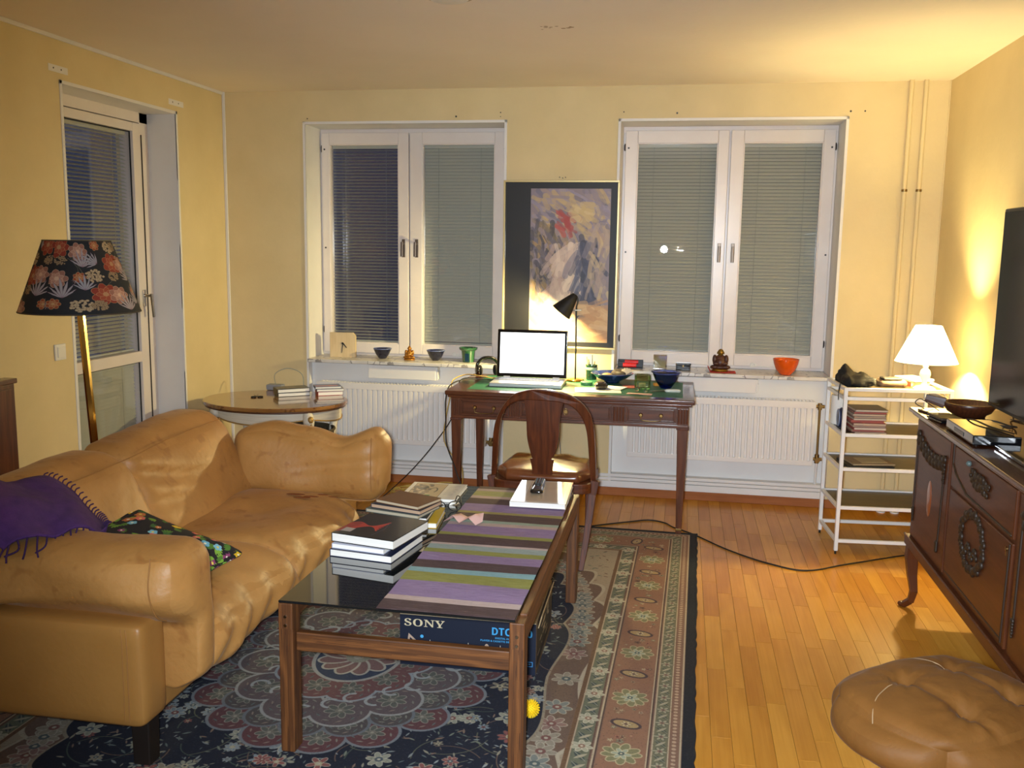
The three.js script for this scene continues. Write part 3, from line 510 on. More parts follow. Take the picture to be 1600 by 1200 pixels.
// ---------------------------------------------------------------- rug
{
  const RX = 2.52, RZ = 3.82, K = 520;
  const rug = ctex(Math.round(RX * K), Math.round(RZ * K), (g, w, h) => {
    const S = K, navy = '#141a2c', rose = '#8a5a4c', green = '#6d7362', cream = '#b9a98c', brown = '#7d5c44', teal = '#5c7478', sage = '#8d9480';
    const rect = (e, c) => { g.fillStyle = c; g.fillRect(e * S, e * S, w - 2 * e * S, h - 2 * e * S); };
    const frame = (e, lw, c) => { g.strokeStyle = c; g.lineWidth = lw * S; g.strokeRect(e * S, e * S, w - 2 * e * S, h - 2 * e * S); };
    const pick = (a) => a[Math.floor(rnd() * a.length)];
    const flower = (x, y, r, n, c1, c2, c3) => {
      for (let k = 0; k < n; k++) { const a = k / n * 6.283 + rnd() * 0.2; g.fillStyle = c1; g.beginPath(); g.ellipse(x + Math.cos(a) * r * 0.6, y + Math.sin(a) * r * 0.6, r * 0.48, r * 0.26, a, 0, 7); g.fill(); g.strokeStyle = c3; g.lineWidth = r * 0.07; g.stroke(); }
      g.fillStyle = c2; g.beginPath(); g.arc(x, y, r * 0.34, 0, 7); g.fill(); g.fillStyle = c3; g.beginPath(); g.arc(x, y, r * 0.14, 0, 7); g.fill();
    };
    const leaf = (x, y, r, a, c) => { g.save(); g.translate(x, y); g.rotate(a); g.fillStyle = c; g.beginPath(); g.moveTo(-r, 0); g.quadraticCurveTo(0, -r * 0.6, r, 0); g.quadraticCurveTo(0, r * 0.6, -r, 0); g.fill(); g.strokeStyle = 'rgba(200,190,160,.6)'; g.lineWidth = r * 0.1; g.beginPath(); g.moveTo(-r, 0); g.lineTo(r, 0); g.stroke(); g.restore(); };
    const vine = (x, y, a, len, c) => { g.strokeStyle = c; g.lineWidth = 0.004 * S; g.beginPath(); g.moveTo(x, y); const cx = x + Math.cos(a) * len * 0.5 - Math.sin(a) * len * 0.35, cy = y + Math.sin(a) * len * 0.5 + Math.cos(a) * len * 0.35; g.quadraticCurveTo(cx, cy, x + Math.cos(a) * len, y + Math.sin(a) * len); g.stroke(); };
    rect(0, '#12151f'); rect(0.035, '#7a5d4e'); frame(0.04, 0.006, cream);
    const band = (e0, e1, bg, fn, step) => {                   // run a motif along a border band
      const c = (e0 + e1) / 2 * S, t = (e1 - e0) * S;
      g.strokeStyle = bg; g.lineWidth = t; g.strokeRect(c, c, w - 2 * c, h - 2 * c);
      const nx = Math.round((w - 2 * c) / (step * S)), nz = Math.round((h - 2 * c) / (step * S));
      for (let i = 0; i < nz; i++) for (const X of [c, w - c]) fn(X, c + (i + 0.5) * (h - 2 * c) / nz, t, i, true);
      for (let i = 0; i < nx; i++) for (const Y of [c, h - c]) fn(c + (i + 0.5) * (w - 2 * c) / nx, Y, t, i, false);
    };
    band(0.045, 0.075, '#80604e', (x, y, t) => { g.fillStyle = '#b49a80'; g.beginPath(); g.arc(x, y, t * 0.24, 0, 7); g.fill(); }, 0.022);
    frame(0.077, 0.004, cream);
    band(0.08, 0.125, '#6f6c54', (x, y, t, i) => { if (i % 2) flower(x, y, t * 0.5, 6, '#a09a80', '#8a6a5a', '#40443c'); else { leaf(x, y, t * 0.6, 0.8, '#454c40'); leaf(x, y, t * 0.5, -0.8, '#9a917a'); } }, 0.045);
    frame(0.128, 0.005, cream); frame(0.137, 0.003, '#3a2c28'); frame(0.142, 0.004, cream);
    band(0.145, 0.295, '#8c6650', (x, y, t, i, vert) => {
      for (let k = 0; k < 9; k++) flower(x + (rnd() - 0.5) * (vert ? t * 0.8 : 0.2 * S), y + (rnd() - 0.5) * (vert ? 0.2 * S : t * 0.8), t * rr(0.05, 0.1), 5, pick(['#a58a6c', '#8d9074', '#a8705c', '#c0ac8c', '#6e5548']), pick(['#5c3a32', '#c9b48c']), '#4a3830');
      if (i % 2) { flower(x, y, t * 0.4, 9, '#7d7a58', '#8a7440', '#b7a884'); flower(x, y, t * 0.2, 6, '#9aa08a', '#4c5a58', '#d0c4a4'); }
      else { g.save(); g.translate(x, y); g.rotate(vert ? 0.25 : 1.8); g.fillStyle = '#4a3a3c'; g.beginPath(); g.ellipse(0, 0, t * 0.36, t * 0.2, 0, 0, 7); g.fill(); g.fillStyle = '#a58c62'; g.beginPath(); g.ellipse(0, 0, t * 0.29, t * 0.14, 0, 0, 7); g.fill(); g.restore(); flower(x, y, t * 0.12, 6, '#c0ae88', '#6a4a40', '#4a4038'); }
    }, 0.19);
    frame(0.30, 0.004, '#4a3a34'); frame(0.306, 0.006, cream); frame(0.315, 0.003, '#5a4238');
    band(0.318, 0.375, '#6a6c58', (x, y, t, i) => { if (i % 3 === 0) flower(x, y, t * 0.6, 7, '#a9a48c', '#8c6a58', '#d2c8ae'); else { leaf(x, y, t * 0.6, 0.9, '#424c48'); leaf(x + 2, y, t * 0.45, -0.7, '#a39880'); } }, 0.06);
    frame(0.378, 0.004, cream); frame(0.388, 0.014, '#6e523a');
    // field
    const e = 0.396; g.save(); g.beginPath(); g.rect(e * S, e * S, w - 2 * e * S, h - 2 * e * S); g.clip();
    g.fillStyle = cream; g.fillRect(0, 0, w, h);
    for (let k = 0; k < 1500; k++) { const x = rnd() * w, y = rnd() * h; leaf(x, y, 0.014 * S, rnd() * 6, pick(['#8a6a54', '#6d7a6a', '#7a5444', '#59655c'])); }
    // scalloped brown cartouche, then the navy field inside
    const cart = (a, b, bump, n, c) => { g.fillStyle = c; g.beginPath(); for (let k = 0; k <= 720; k++) { const t = k / 720 * 6.2832, q = 1 + bump * Math.abs(Math.sin(t * n)); const ex = 0.62; const cx = Math.sign(Math.cos(t)) * Math.pow(Math.abs(Math.cos(t)), ex), sy = Math.sign(Math.sin(t)) * Math.pow(Math.abs(Math.sin(t)), ex); const x = w / 2 + cx * a * q * S, y = h / 2 + sy * b * q * S; k ? g.lineTo(x, y) : g.moveTo(x, y); } g.closePath(); g.fill(); };
    cart(0.86, 1.50, 0.055, 17, '#cbbca0'); cart(0.845, 1.48, 0.055, 17, '#7c6250');
    for (let k = 0; k < 130; k++) { const t = k / 130 * 6.2832, ex = 0.62; const x = w / 2 + Math.sign(Math.cos(t)) * Math.pow(Math.abs(Math.cos(t)), ex) * 0.80 * S, y = h / 2 + Math.sign(Math.sin(t)) * Math.pow(Math.abs(Math.sin(t)), ex) * 1.42 * S; flower(x, y, 0.05 * S, 7, pick(['#8b8f86', '#9c7b70', '#a89c86']), pick(['#5f6b68', '#8a5a50']), '#c9bfa8'); }
    cart(0.735, 1.34, 0.05, 15, '#a99a80'); cart(0.725, 1.325, 0.05, 15, navy);
    const inField = (x, y) => { const X = Math.abs(x - w / 2) / S / 0.72, Y = Math.abs(y - h / 2) / S / 1.31; return Math.pow(X, 3.2) + Math.pow(Y, 3.2) < 1; };
    for (let k = 0; k < 1100; k++) { const x = rnd() * w, y = rnd() * h; if (inField(x, y)) vine(x, y, rnd() * 6.28, rr(0.06, 0.2) * S, pick(['#6a6a52', '#7a5e4c', '#505e50'])); }
    for (let k = 0; k < 7000; k++) { const x = rnd() * w, y = rnd() * h; if (inField(x, y)) leaf(x, y, rr(0.006, 0.017) * S, rnd() * 6.28, pick(['#77806e', '#8d9696', '#a39a80', '#5c6c6c', '#8a6a58', '#a6b0ae'])); }
    for (let k = 0; k < 1150; k++) { const x = rnd() * w, y = rnd() * h; if (inField(x, y)) flower(x, y, rr(0.012, 0.040) * S, 5 + Math.floor(rnd() * 4), pick(['#a9a892', '#8c6456', '#93a0a4', '#a5987c', '#9c5c54']), pick(['#8a5048', '#c8bc98', '#5a6468']), pick(['#d8ceb4', '#3a3a40'])); }
    // medallion: lobes in rings
    const mx = w / 2, my = h / 2;
    const lobes = (ra, rb, n, r, c, o, off = 0) => { for (let k = 0; k < n; k++) { const a = (k + off) / n * 6.2832, x = mx + Math.cos(a) * ra * S, y = my + Math.sin(a) * rb * S; g.fillStyle = o; g.beginPath(); g.arc(x, y, (r + 0.011) * S, 0, 7); g.fill(); } for (let k = 0; k < n; k++) { const a = (k + off) / n * 6.2832, x = mx + Math.cos(a) * ra * S, y = my + Math.sin(a) * rb * S; g.fillStyle = c; g.beginPath(); g.arc(x, y, r * S, 0, 7); g.fill(); flower(x, y, r * 0.5 * S, 7, '#6a6a5e', '#8a8272', '#b0a894'); for (let q = 0; q < 10; q++) leaf(x + Math.cos(q * 0.628) * r * 0.75 * S, y + Math.sin(q * 0.628) * r * 0.75 * S, 0.012 * S, q * 0.628 + 1.2, ['#8d8c7c', '#5d6a68', '#9a8474'][q % 3]); } };
    lobes(0.48, 0.60, 18, 0.085, '#6e4242', '#8b8f92');
    lobes(0.41, 0.52, 18, 0.07, '#5e5450', '#7d8082', 0.5);
    lobes(0.33, 0.42, 12, 0.1, '#6f5f5c', '#b4b2aa', 0.5);
    lobes(0.2, 0.26, 10, 0.09, '#7f5450', '#aab0b0');
    g.fillStyle = '#b8b4a8'; g.beginPath(); g.ellipse(mx, my, 0.17 * S, 0.21 * S, 0, 0, 7); g.fill(); g.fillStyle = '#3a4458'; g.beginPath(); g.ellipse(mx, my, 0.155 * S, 0.195 * S, 0, 0, 7); g.fill();
    flower(mx, my, 0.14 * S, 12, '#8d6a62', '#a9a48c', '#c9c0ac');
    for (let k = 0; k < 26; k++) { const a = k / 26 * 6.2832, r0 = rr(0.26, 0.4); g.strokeStyle = '#b9bab4'; g.lineWidth = 0.012 * S; g.beginPath(); const x = mx + Math.cos(a) * r0 * S, y = my + Math.sin(a) * r0 * 1.25 * S; g.arc(x, y, 0.03 * S, a, a + 3.6); g.stroke(); }
    g.fillStyle = 'rgba(22,22,30,.16)'; g.fillRect(0, 0, w, h);
    g.restore();
    // yarn: fine speckle so that no area is one flat tone
    for (let k = 0; k < 60000; k++) { g.fillStyle = rnd() < 0.5 ? 'rgba(20,18,22,.20)' : 'rgba(190,175,150,.12)'; g.fillRect(rnd() * w, rnd() * h, 2, 2); }
  });
  rug.anisotropy = 16;
  const t = thing('rug', 'dark blue persian rug with a rose and green border', 'rug', [-1.16, 0, 2.662], -0.018);
  const pile = new THREE.PlaneGeometry(RX, RZ, 1, 1); pile.rotateX(-Math.PI / 2); pile.translate(0, 0.0112, 0);
  local('pile', pile, std({ map: rug, roughness: 0.95, bumpMap: bumpTex(83, 64, 256, 2, 30, 45), bumpScale: 0.0015 }), t);
  local('backing', setUV(new THREE.BoxGeometry(RX - 0.002, 0.010, RZ - 0.002).translate(0, 0.0058, 0)), col(0x14171f, 0.95), t);
  // tufted binding that stands out unevenly along the sides
  for (const s of [-1, 1]) { const pts = []; for (let i = 0; i <= 90; i++) pts.push([s * (RX / 2 + rr(-0.003, 0.004)), 0.007, -RZ / 2 + RZ * i / 90]); local('side_binding', tube(pts, 0.0065, 270, 6), col(0x12151f, 0.95), t, 'dark blue side binding'); }
  for (const s of [-1, 1]) { const gs = []; for (let i = 0; i < 300; i++) { const x = -RX / 2 + RX * (i + rnd()) / 300; gs.push(rod([x, 0.004, s * RZ / 2], [x + rr(-0.004, 0.004), 0.002, s * (RZ / 2 + rr(0.008, 0.016))], 0.0016, 0.001, 4)); } const m = local('fringe', merge(gs), col(0xcfc4ae, 0.9), t, 'short pale fringe'); m.userData.kind = 'stuff'; }
}
// ---------------------------------------------------------------- sofa
{
  const s = thing('sofa', 'tan leather two-seat sofa with slumped cushions', 'sofa', [-1.85, 0, 2.7]);
  part('base_frame', box(-2.2, -1.485, 0.178, 0.3, 1.88, 3.5, 0.012, 'z'), M.leatherPanel, s);
  // outer panels: slabs with rounded edges
  part('side_panel', soft(-2.27, -1.472, 0.176, 0.492, 3.462, 3.602, { r: 0.03, puff: 0.004, n: 20, wr: 0.0015, ws: 4, sd: 2 }), M.leatherPanel, s, 'smooth leather side panel');
  part('side_panel', soft(-2.27, -1.472, 0.176, 0.492, 1.79, 1.93, { r: 0.03, puff: 0.004, n: 20, wr: 0.0015, ws: 4, sd: 4 }), M.leatherPanel, s, 'smooth leather side panel');
  part('back_panel', soft(-2.30, -2.19, 0.176, 0.60, 1.80, 3.595, { r: 0.03, puff: 0.004, n: 26, wr: 0.002, ws: 4, sd: 6 }), M.leatherPanel, s, 'smooth leather back panel');
  part('seam', tube([[-1.515, 0.2, 3.603], [-1.513, 0.33, 3.6055], [-1.515, 0.455, 3.602], [-1.52, 0.478, 3.598]], 0.0018, 30, 6), M.seam, s);
  part('seam', tube([[-1.53, 0.2, 3.603], [-1.528, 0.33, 3.6055], [-1.53, 0.455, 3.602], [-1.535, 0.478, 3.598]], 0.0014, 30, 6), M.seam, s);
  // seat cushions: crowned, drooping over the front rail
  const seat = (z0, z1, sd) => soft(-2.1, -1.39, 0.275, 0.452, z0, z1, { r: 0.07, puff: 0.022, n: 38, wr: 0.007, ws: 7, sd, f: (q, a, b, c) => {
    const fr = sstep(-1.62, -1.39, q.x); q.y -= fr * fr * 0.05 * (b > -0.4 ? 1 : 0.9); q.x += fr * 0.015 * Math.sin(q.z * 11 + sd);
    if (b > 0) q.y += 0.010 * Math.sin(q.x * 9 + q.z * 5 + sd) * (1 - c * c) - 0.012 * Math.exp(-((a + 0.2) ** 2 + (c) ** 2) * 3);
    if (fr > 0.3) { const k = 0.012 * Math.sin(q.z * 38 + 3 * Math.sin(q.y * 20)) * (fr - 0.3); q.x += k; }
  } });
  part('seat_cushion', seat(2.672, 3.42, 3), M.leather, s);
  const far = part('seat_cushion', seat(1.93, 2.70, 8), M.leather, s);
  // stains worn into the far seat
  { const sp = [[-1.66, 2.07], [-1.62, 2.10], [-1.58, 2.09], [-1.70, 2.12], [-1.54, 2.05], [-1.49, 2.06]]; part('worn_patch', merge(sp.map(([x, z], i) => sph(x, 0.4655 - 0.004 * (i % 2), z, 0.03 - 0.003 * i, 1.5, 0.06, 0.55, 14))), M.stain, far, 'reddish worn patch'); }
  // back cushions: lean back, folded over the panel
  const back = (z0, z1, sd, crease) => soft(-2.22, -1.97, 0.40, 0.775, z0, z1, { r: 0.085, puff: 0.015, n: 36, wr: 0.006, ws: 6, sd, f: (q, a, b, c) => {
    const t = (q.y - 0.4) / 0.375; q.x += (0.5 - t) * 0.20 - 0.01;
    q.y += 0.03 * sstep(2.9, 1.95, q.z) * t - 0.035 * sstep(2.9, 3.6, q.z) * t;
    if (a > 0.2 && crease) { const d = q.y - (0.60 + 0.10 * (c + 1) * 0.5 * (c)); q.x -= 0.03 * Math.exp(-(d * d) / 0.0006) * sstep(-0.9, 0.6, c); const e = q.y - (0.52 + 0.05 * c); q.x -= 0.022 * Math.exp(-(e * e) / 0.0005) * sstep(-0.6, 0.8, c); }
    if (a > 0.1) q.x += 0.012 * Math.sin(q.z * 8 + q.y * 10 + sd) * (1 - c * c);
  } });
  part('back_cushion', back(2.68, 3.50, 5, false), M.leather, s);
  part('back_cushion', back(1.90, 2.71, 9, true), M.leather, s);
  part('seam', tube([[-2.078, 0.735, 3.42], [-2.052, 0.744, 3.1], [-2.05, 0.755, 2.72], [-2.05, 0.775, 2.4], [-2.05, 0.778, 2.0]], 0.0022, 60, 6), M.seam, s);
  // arm cushions
  part('arm_cushion', soft(-2.08, -1.368, 0.238, 0.69, 3.335, 3.50, { r: 0.075, puff: 0.012, n: 36, wr: 0.008, ws: 6, sd: 12, f: (q, a, b, c) => {
    const up = sstep(0.46, 0.56, q.y); q.z += up * (c > -0.2 ? 0.095 : 0.03) * (0.6 + 0.4 * c); if (q.y > 0.52) q.y += 0.012 * a - 0.03 * sstep(-0.2, -1, a); if (q.y < 0.3) q.x -= 0.04 * sstep(0.3, 0.22, q.y) * sstep(0.5, 1, a);
    q.z += 0.012 * Math.sin(q.x * 13 + q.y * 16) * (c > 0.3 ? 1 : 0.4) * up;
    if (q.y < 0.47 && c > 0.2) q.z = Math.min(q.z, 3.463);
  } }), M.leather, s);
  part('seam', tube([[-1.44, 0.690, 3.585], [-1.434, 0.60, 3.611], [-1.428, 0.52, 3.585], [-1.425, 0.49, 3.54]], 0.0022, 40, 6), M.seam, s);
  part('seam', tube([[-1.374, 0.63, 3.50], [-1.3625, 0.50, 3.44], [-1.3618, 0.40, 3.42], [-1.372, 0.29, 3.42]], 0.002, 40, 6), M.seam, s);
  part('arm_cushion', soft(-2.02, -1.295, 0.42, 0.735, 1.80, 1.985, { r: 0.075, puff: 0.015, n: 36, wr: 0.007, ws: 6, sd: 15, f: (q, a, b, c) => {
    const t = sstep(0.5, 0.74, q.y); q.y += t * (-0.055 * Math.exp(-((a - 0.32) ** 2) / 0.10) + 0.008 * Math.sin(a * 9)); q.z -= 0.05 * t * 0.6; q.x += t * 0.0;
    if (c > 0.2) { q.z -= 0.02 * Math.exp(-((q.y - 0.56 - 0.05 * a) ** 2) / 0.0008) * sstep(-0.8, 0.4, a); q.z += 0.014 * Math.sin(q.x * 12 + q.y * 9); }
    if (q.y < 0.49 && c < 0) q.z = Math.max(q.z, 1.925);
  } }), M.leather, s);
  part('seam', tube([[-1.345, 0.715, 1.955], [-1.335, 0.6, 2.0], [-1.335, 0.48, 1.995]], 0.0022, 30, 6), M.seam, s);
  for (const [x, z] of [[-1.545, 3.48], [-1.545, 1.9], [-2.2, 3.48], [-2.2, 1.9]]) part('leg', bar([x, 0.0115, z], [x, 0.18, z], 0.055, 0.055, 0.004, 0.06, 0.06), col(0x1c120c, 0.6), s, 'dark wooden leg');
}
{ // floral pillow wedged between arm and seat
  const tex = ctex(512, 512, (g, w, h) => {
    g.fillStyle = '#151318'; g.fillRect(0, 0, w, h); const pick = (a) => a[Math.floor(rnd() * a.length)];
    for (let k = 0; k < 90; k++) { const x = rnd() * w, y = rnd() * h, a = rnd() * 6.28; g.fillStyle = pick(['#6f9a2e', '#7fae3a', '#4f7a2a', '#3c6630']); for (let j = 0; j < 5; j++) { const q = a + (j - 2) * 0.4; g.beginPath(); g.ellipse(x + Math.cos(q) * 16, y + Math.sin(q) * 16, 14, 4.5, q, 0, 7); g.fill(); } }
    for (let k = 0; k < 46; k++) { const x = rnd() * w, y = rnd() * h, c = pick(['#6fb0c8', '#e8c52a', '#e0b81c', '#d86a62', '#d8d4cc', '#7db8cc', '#c8743a', '#8a3a6a']); const r = rr(12, 24); for (let j = 0; j < 5; j++) { const a = j / 5 * 6.28; g.fillStyle = c; g.beginPath(); g.arc(x + Math.cos(a) * r * 0.55, y + Math.sin(a) * r * 0.55, r * 0.45, 0, 7); g.fill(); } g.fillStyle = pick(['#e8d060', '#f0ead0']); g.beginPath(); g.arc(x, y, r * 0.28, 0, 7); g.fill(); }
  });
  tex.wrapS = tex.wrapT = THREE.RepeatWrapping; tex.repeat.set(2.2, 2.2);
  const g = soft(-0.24, 0.24, -0.055, 0.055, -0.22, 0.22, { r: 0.06, puff: 0.0, n: 30, wr: 0.004, ws: 9, sd: 4, f: (q, a, b, c) => { const e = Math.max(Math.abs(a), Math.abs(c)); q.y *= 1 - 0.86 * Math.pow(e, 3); const pin = Math.abs(a * c); q.x *= 1 - 0.10 * (1 - Math.pow(Math.abs(c), 2)) * Math.abs(a) * 0.8; q.z *= 1 - 0.10 * (1 - Math.pow(Math.abs(a), 2)) * Math.abs(c) * 0.8; } });
  const p = single('throw_pillow', 'dark pillow printed with bright flowers behind the near sofa arm', 'pillow', g, std({ map: tex, roughness: 0.85 }), [-1.725, 0.540, 3.13]);
  p.rotation.set(0.06, -0.14, -0.24, 'YXZ');
}
{ // purple throw over the near end of the backrest
  const C = [   // control points, rows from the back to the front
    [[-2.34, 0.66, 3.62], [-2.33, 0.70, 3.45], [-2.33, 0.68, 3.30], [-2.32, 0.66, 3.16]],
    [[-2.16, 0.83, 3.62], [-2.14, 0.83, 3.44], [-2.10, 0.80, 3.28], [-2.08, 0.775, 3.14]],
    [[-1.98, 0.79, 3.63], [-1.95, 0.79, 3.46], [-1.90, 0.755, 3.30], [-1.88, 0.69, 3.20]],
    [[-1.86, 0.71, 3.64], [-1.80, 0.715, 3.52], [-1.76, 0.70, 3.40], [-1.765, 0.655, 3.30]]];
  const cr = (p0, p1, p2, p3, t) => 0.5 * ((2 * p1) + (-p0 + p2) * t + (2 * p0 - 5 * p1 + 4 * p2 - p3) * t * t + (-p0 + 3 * p1 - 3 * p2 + p3) * t * t * t);
  const ev = (u, v) => { const f = (arr, t) => { const k = Math.min(2, Math.floor(t * 3)), s = t * 3 - k, g = (i) => arr[Math.max(0, Math.min(3, i))]; return cr(g(k - 1), g(k), g(k + 1), g(k + 2), s); }; const o = []; for (let d = 0; d < 3; d++) o.push(f(C.map((row) => f(row.map((q) => q[d]), u)), v)); const n = 0.012 * (fbm(u * 4 + v * 2, v * 5 - u, 0, 71, 3) - 0.5) * 2 + 0.008 * Math.sin(u * 14 + v * 6); return V(o[0], o[1] + n, o[2]); };
  const t = thing('throw_blanket', 'purple woven throw with fringe over the sofa back', 'blanket', [-2.0, 0.7, 3.4]);
  part('cloth', sheet(ev, 48, 48, 0.008), M.purple, t);
  const fr = []; for (let i = 0; i <= 16; i++) { const u = i / 16, q = ev(u, 1), L = rr(0.04, 0.12); fr.push(tube([[q.x, q.y, q.z], [q.x + rr(0, 0.02), q.y - L * 0.4, q.z + 0.012 + rr(0, 0.02)], [q.x + rr(-0.02, 0.03), q.y - L * 0.6, q.z + rr(0.02, 0.05)]], 0.0028, 8, 5)); }
  for (let i = 0; i <= 24; i++) { const v = 0.3 + 0.7 * i / 24, q = ev(1, v); fr.push(tube([[q.x, q.y, q.z], [q.x, q.y + 0.012, q.z - 0.01], [q.x + 0.004, q.y + 0.014, q.z - 0.022]], 0.0024, 6, 5)); }
  const m = part('fringe', merge(fr), M.purple, t); m.userData.kind = 'stuff';
}

// ---------------------------------------------------------------- coffee table and what is on it
{
  const t = thing('coffee_table', 'low rustic wooden coffee table with smoked glass top', 'table', [-0.79, 0, 2.61]);
  const X0 = -1.168, X1 = -0.408, Z0 = 1.885, Z1 = 3.352;
  for (const [x, z] of [[X0, Z1], [X1, Z1], [X0, Z0], [X1, Z0]]) {
    const sx = x < -0.8 ? 1 : -1, sz = z > 2.5 ? -1 : 1;
    const l = part('leg', box(Math.min(x, x + sx * 0.046), Math.max(x, x + sx * 0.046), 0.0115, 0.494, Math.min(z, z + sz * 0.062), Math.max(z, z + sz * 0.062), 0.004), M.oak, t);
    for (const y of [0.424, 0.452]) part('bolt', rod([x + sx * 0.023, y, z], [x + sx * 0.023, y, z - sz * 0.003], 0.0055, 0.0045, 10), M.chrome, l, 'steel bolt head');
  }
  part('end_stretcher', box(X0 + 0.046, X1 - 0.046, 0.335, 0.396, Z1 - 0.05, Z1 - 0.022, 0.005, 'x'), M.oak, t);
  part('end_stretcher', box(X0 + 0.046, X1 - 0.046, 0.335, 0.396, Z0 + 0.022, Z0 + 0.05, 0.005, 'x'), M.oak, t);
  part('side_rail', box(X0 + 0.002, X0 + 0.026, 0.42, 0.500, Z0 + 0.062, Z1 - 0.062, 0.004, 'z'), M.oak, t);
  part('side_rail', box(X1 - 0.026, X1 - 0.002, 0.42, 0.500, Z0 + 0.062, Z1 - 0.062, 0.004, 'z'), M.oak, t);
  part('glass_top', box(X0 + 0.001, X1 - 0.028, 0.4945, 0.5025, Z0 + 0.001, Z1 - 0.001, 0.002, 'x'), M.smoke, t, 'smoked glass top');
}
const TY = 0.5028;
{ // striped runner; stripes are woven cloth, read from the near end to the far end
  const rows = [[3.41, '#4b3636'], [3.285, '#b7a29c'], [3.245, '#8a7396'], [3.115, '#8b8a44'], [3.03, '#7fa4aa'], [2.985, '#4b3636'], [2.91, '#8a7396'], [2.83, '#8b8a44'], [2.785, '#8f9c98'], [2.735, '#b7a29c'], [2.715, '#4b3636'], [2.625, '#8b8a44'], [2.59, '#8a7396'], [2.49, '#b09a92'], [2.455, '#93a493'], [2.42, '#4f3a36'], [2.325, '#94894e'], [2.295, '#8a7396'], [2.19, '#4f3a36'], [2.10, '#b09a92'], [2.06, '#94925a'], [1.985, '#a39088'], [1.95, '#4f3a36']];
  const zN = 3.362, zF = 1.905;
  const tex = ctex(256, 1024, (g, w, h) => {
    rows.forEach(([z, c], i) => { const za = Math.min(z, zN), zb = i + 1 < rows.length ? rows[i + 1][0] : zF - 0.02; const ya = (za - zF) / (zN - zF) * h, yb = (zb - zF) / (zN - zF) * h; g.fillStyle = c; g.fillRect(0, Math.min(ya, yb) - 0.5, w, Math.abs(ya - yb) + 1); });
    for (let k = 0; k < 9000; k++) { g.fillStyle = rnd() < 0.5 ? 'rgba(0,0,0,.07)' : 'rgba(255,255,255,.07)'; g.fillRect(rnd() * w, rnd() * h, rr(4, 30), 1); }
  });
  const P = (u, v) => { const z = mix(zN, zF, v); const skew = 0.012 * Math.sin(v * 3.1); let y = TY + 0.0035 + 0.0022 * Math.max(0, Math.sin(v * 40 + u * 3)) + 0.0025 * (fbm(u * 3, v * 14, 0, 91, 3)) ; const e = 1 - v;  return V(mix(-0.853, -0.437, u) + skew * (u - 0.5), y, z); };
  const r = single('table_runner', 'striped purple, brown and green runner along the coffee table', 'table runner', sheet(P, 14, 90, 0.003), std({ map: tex, roughness: 0.9 }), [0, 0, 0]);
}
// books: covers, page block and a printed front
function book(name, label, [x, y, z], turn, w, d, h, cover, { pages = M.page, front = null, soft: sf = false, group } = {}) {   // w along x, d along z; spine at -x
  const b = thing(name, label, name.includes('magazine') ? 'magazine' : name.includes('notebook') ? 'notebook' : 'book', [x, y, z], turn, group);
  const c = Math.min(0.0022, h * 0.16);
  local('page_block', box(-w / 2 + 0.002, w / 2 - 0.003, c, h - c, -d / 2 + 0.003, d / 2 - 0.003, 0), pages, b);
  local('cover', merge(box(-w / 2, w / 2, 0, c, -d / 2, d / 2, c * 0.4, 'x'), box(-w / 2, w / 2, h - c, h, -d / 2, d / 2, c * 0.4, 'x'), box(-w / 2, -w / 2 + c, c * 0.5, h - c * 0.5, -d / 2, d / 2, c * 0.4, 'x')), cover, b);
  if (front) local('cover_print', quadUV([-w / 2 + 0.0015, h, d / 2 - 0.0015], [w - 0.003, 0, 0], [0, 0, -d + 0.003], 0.0003), front, b);
  return b;
}
const flat = (tex, r = 0.3) => phy({ map: tex, roughness: r, clearcoat: 0.5, clearcoatRoughness: 0.1 });
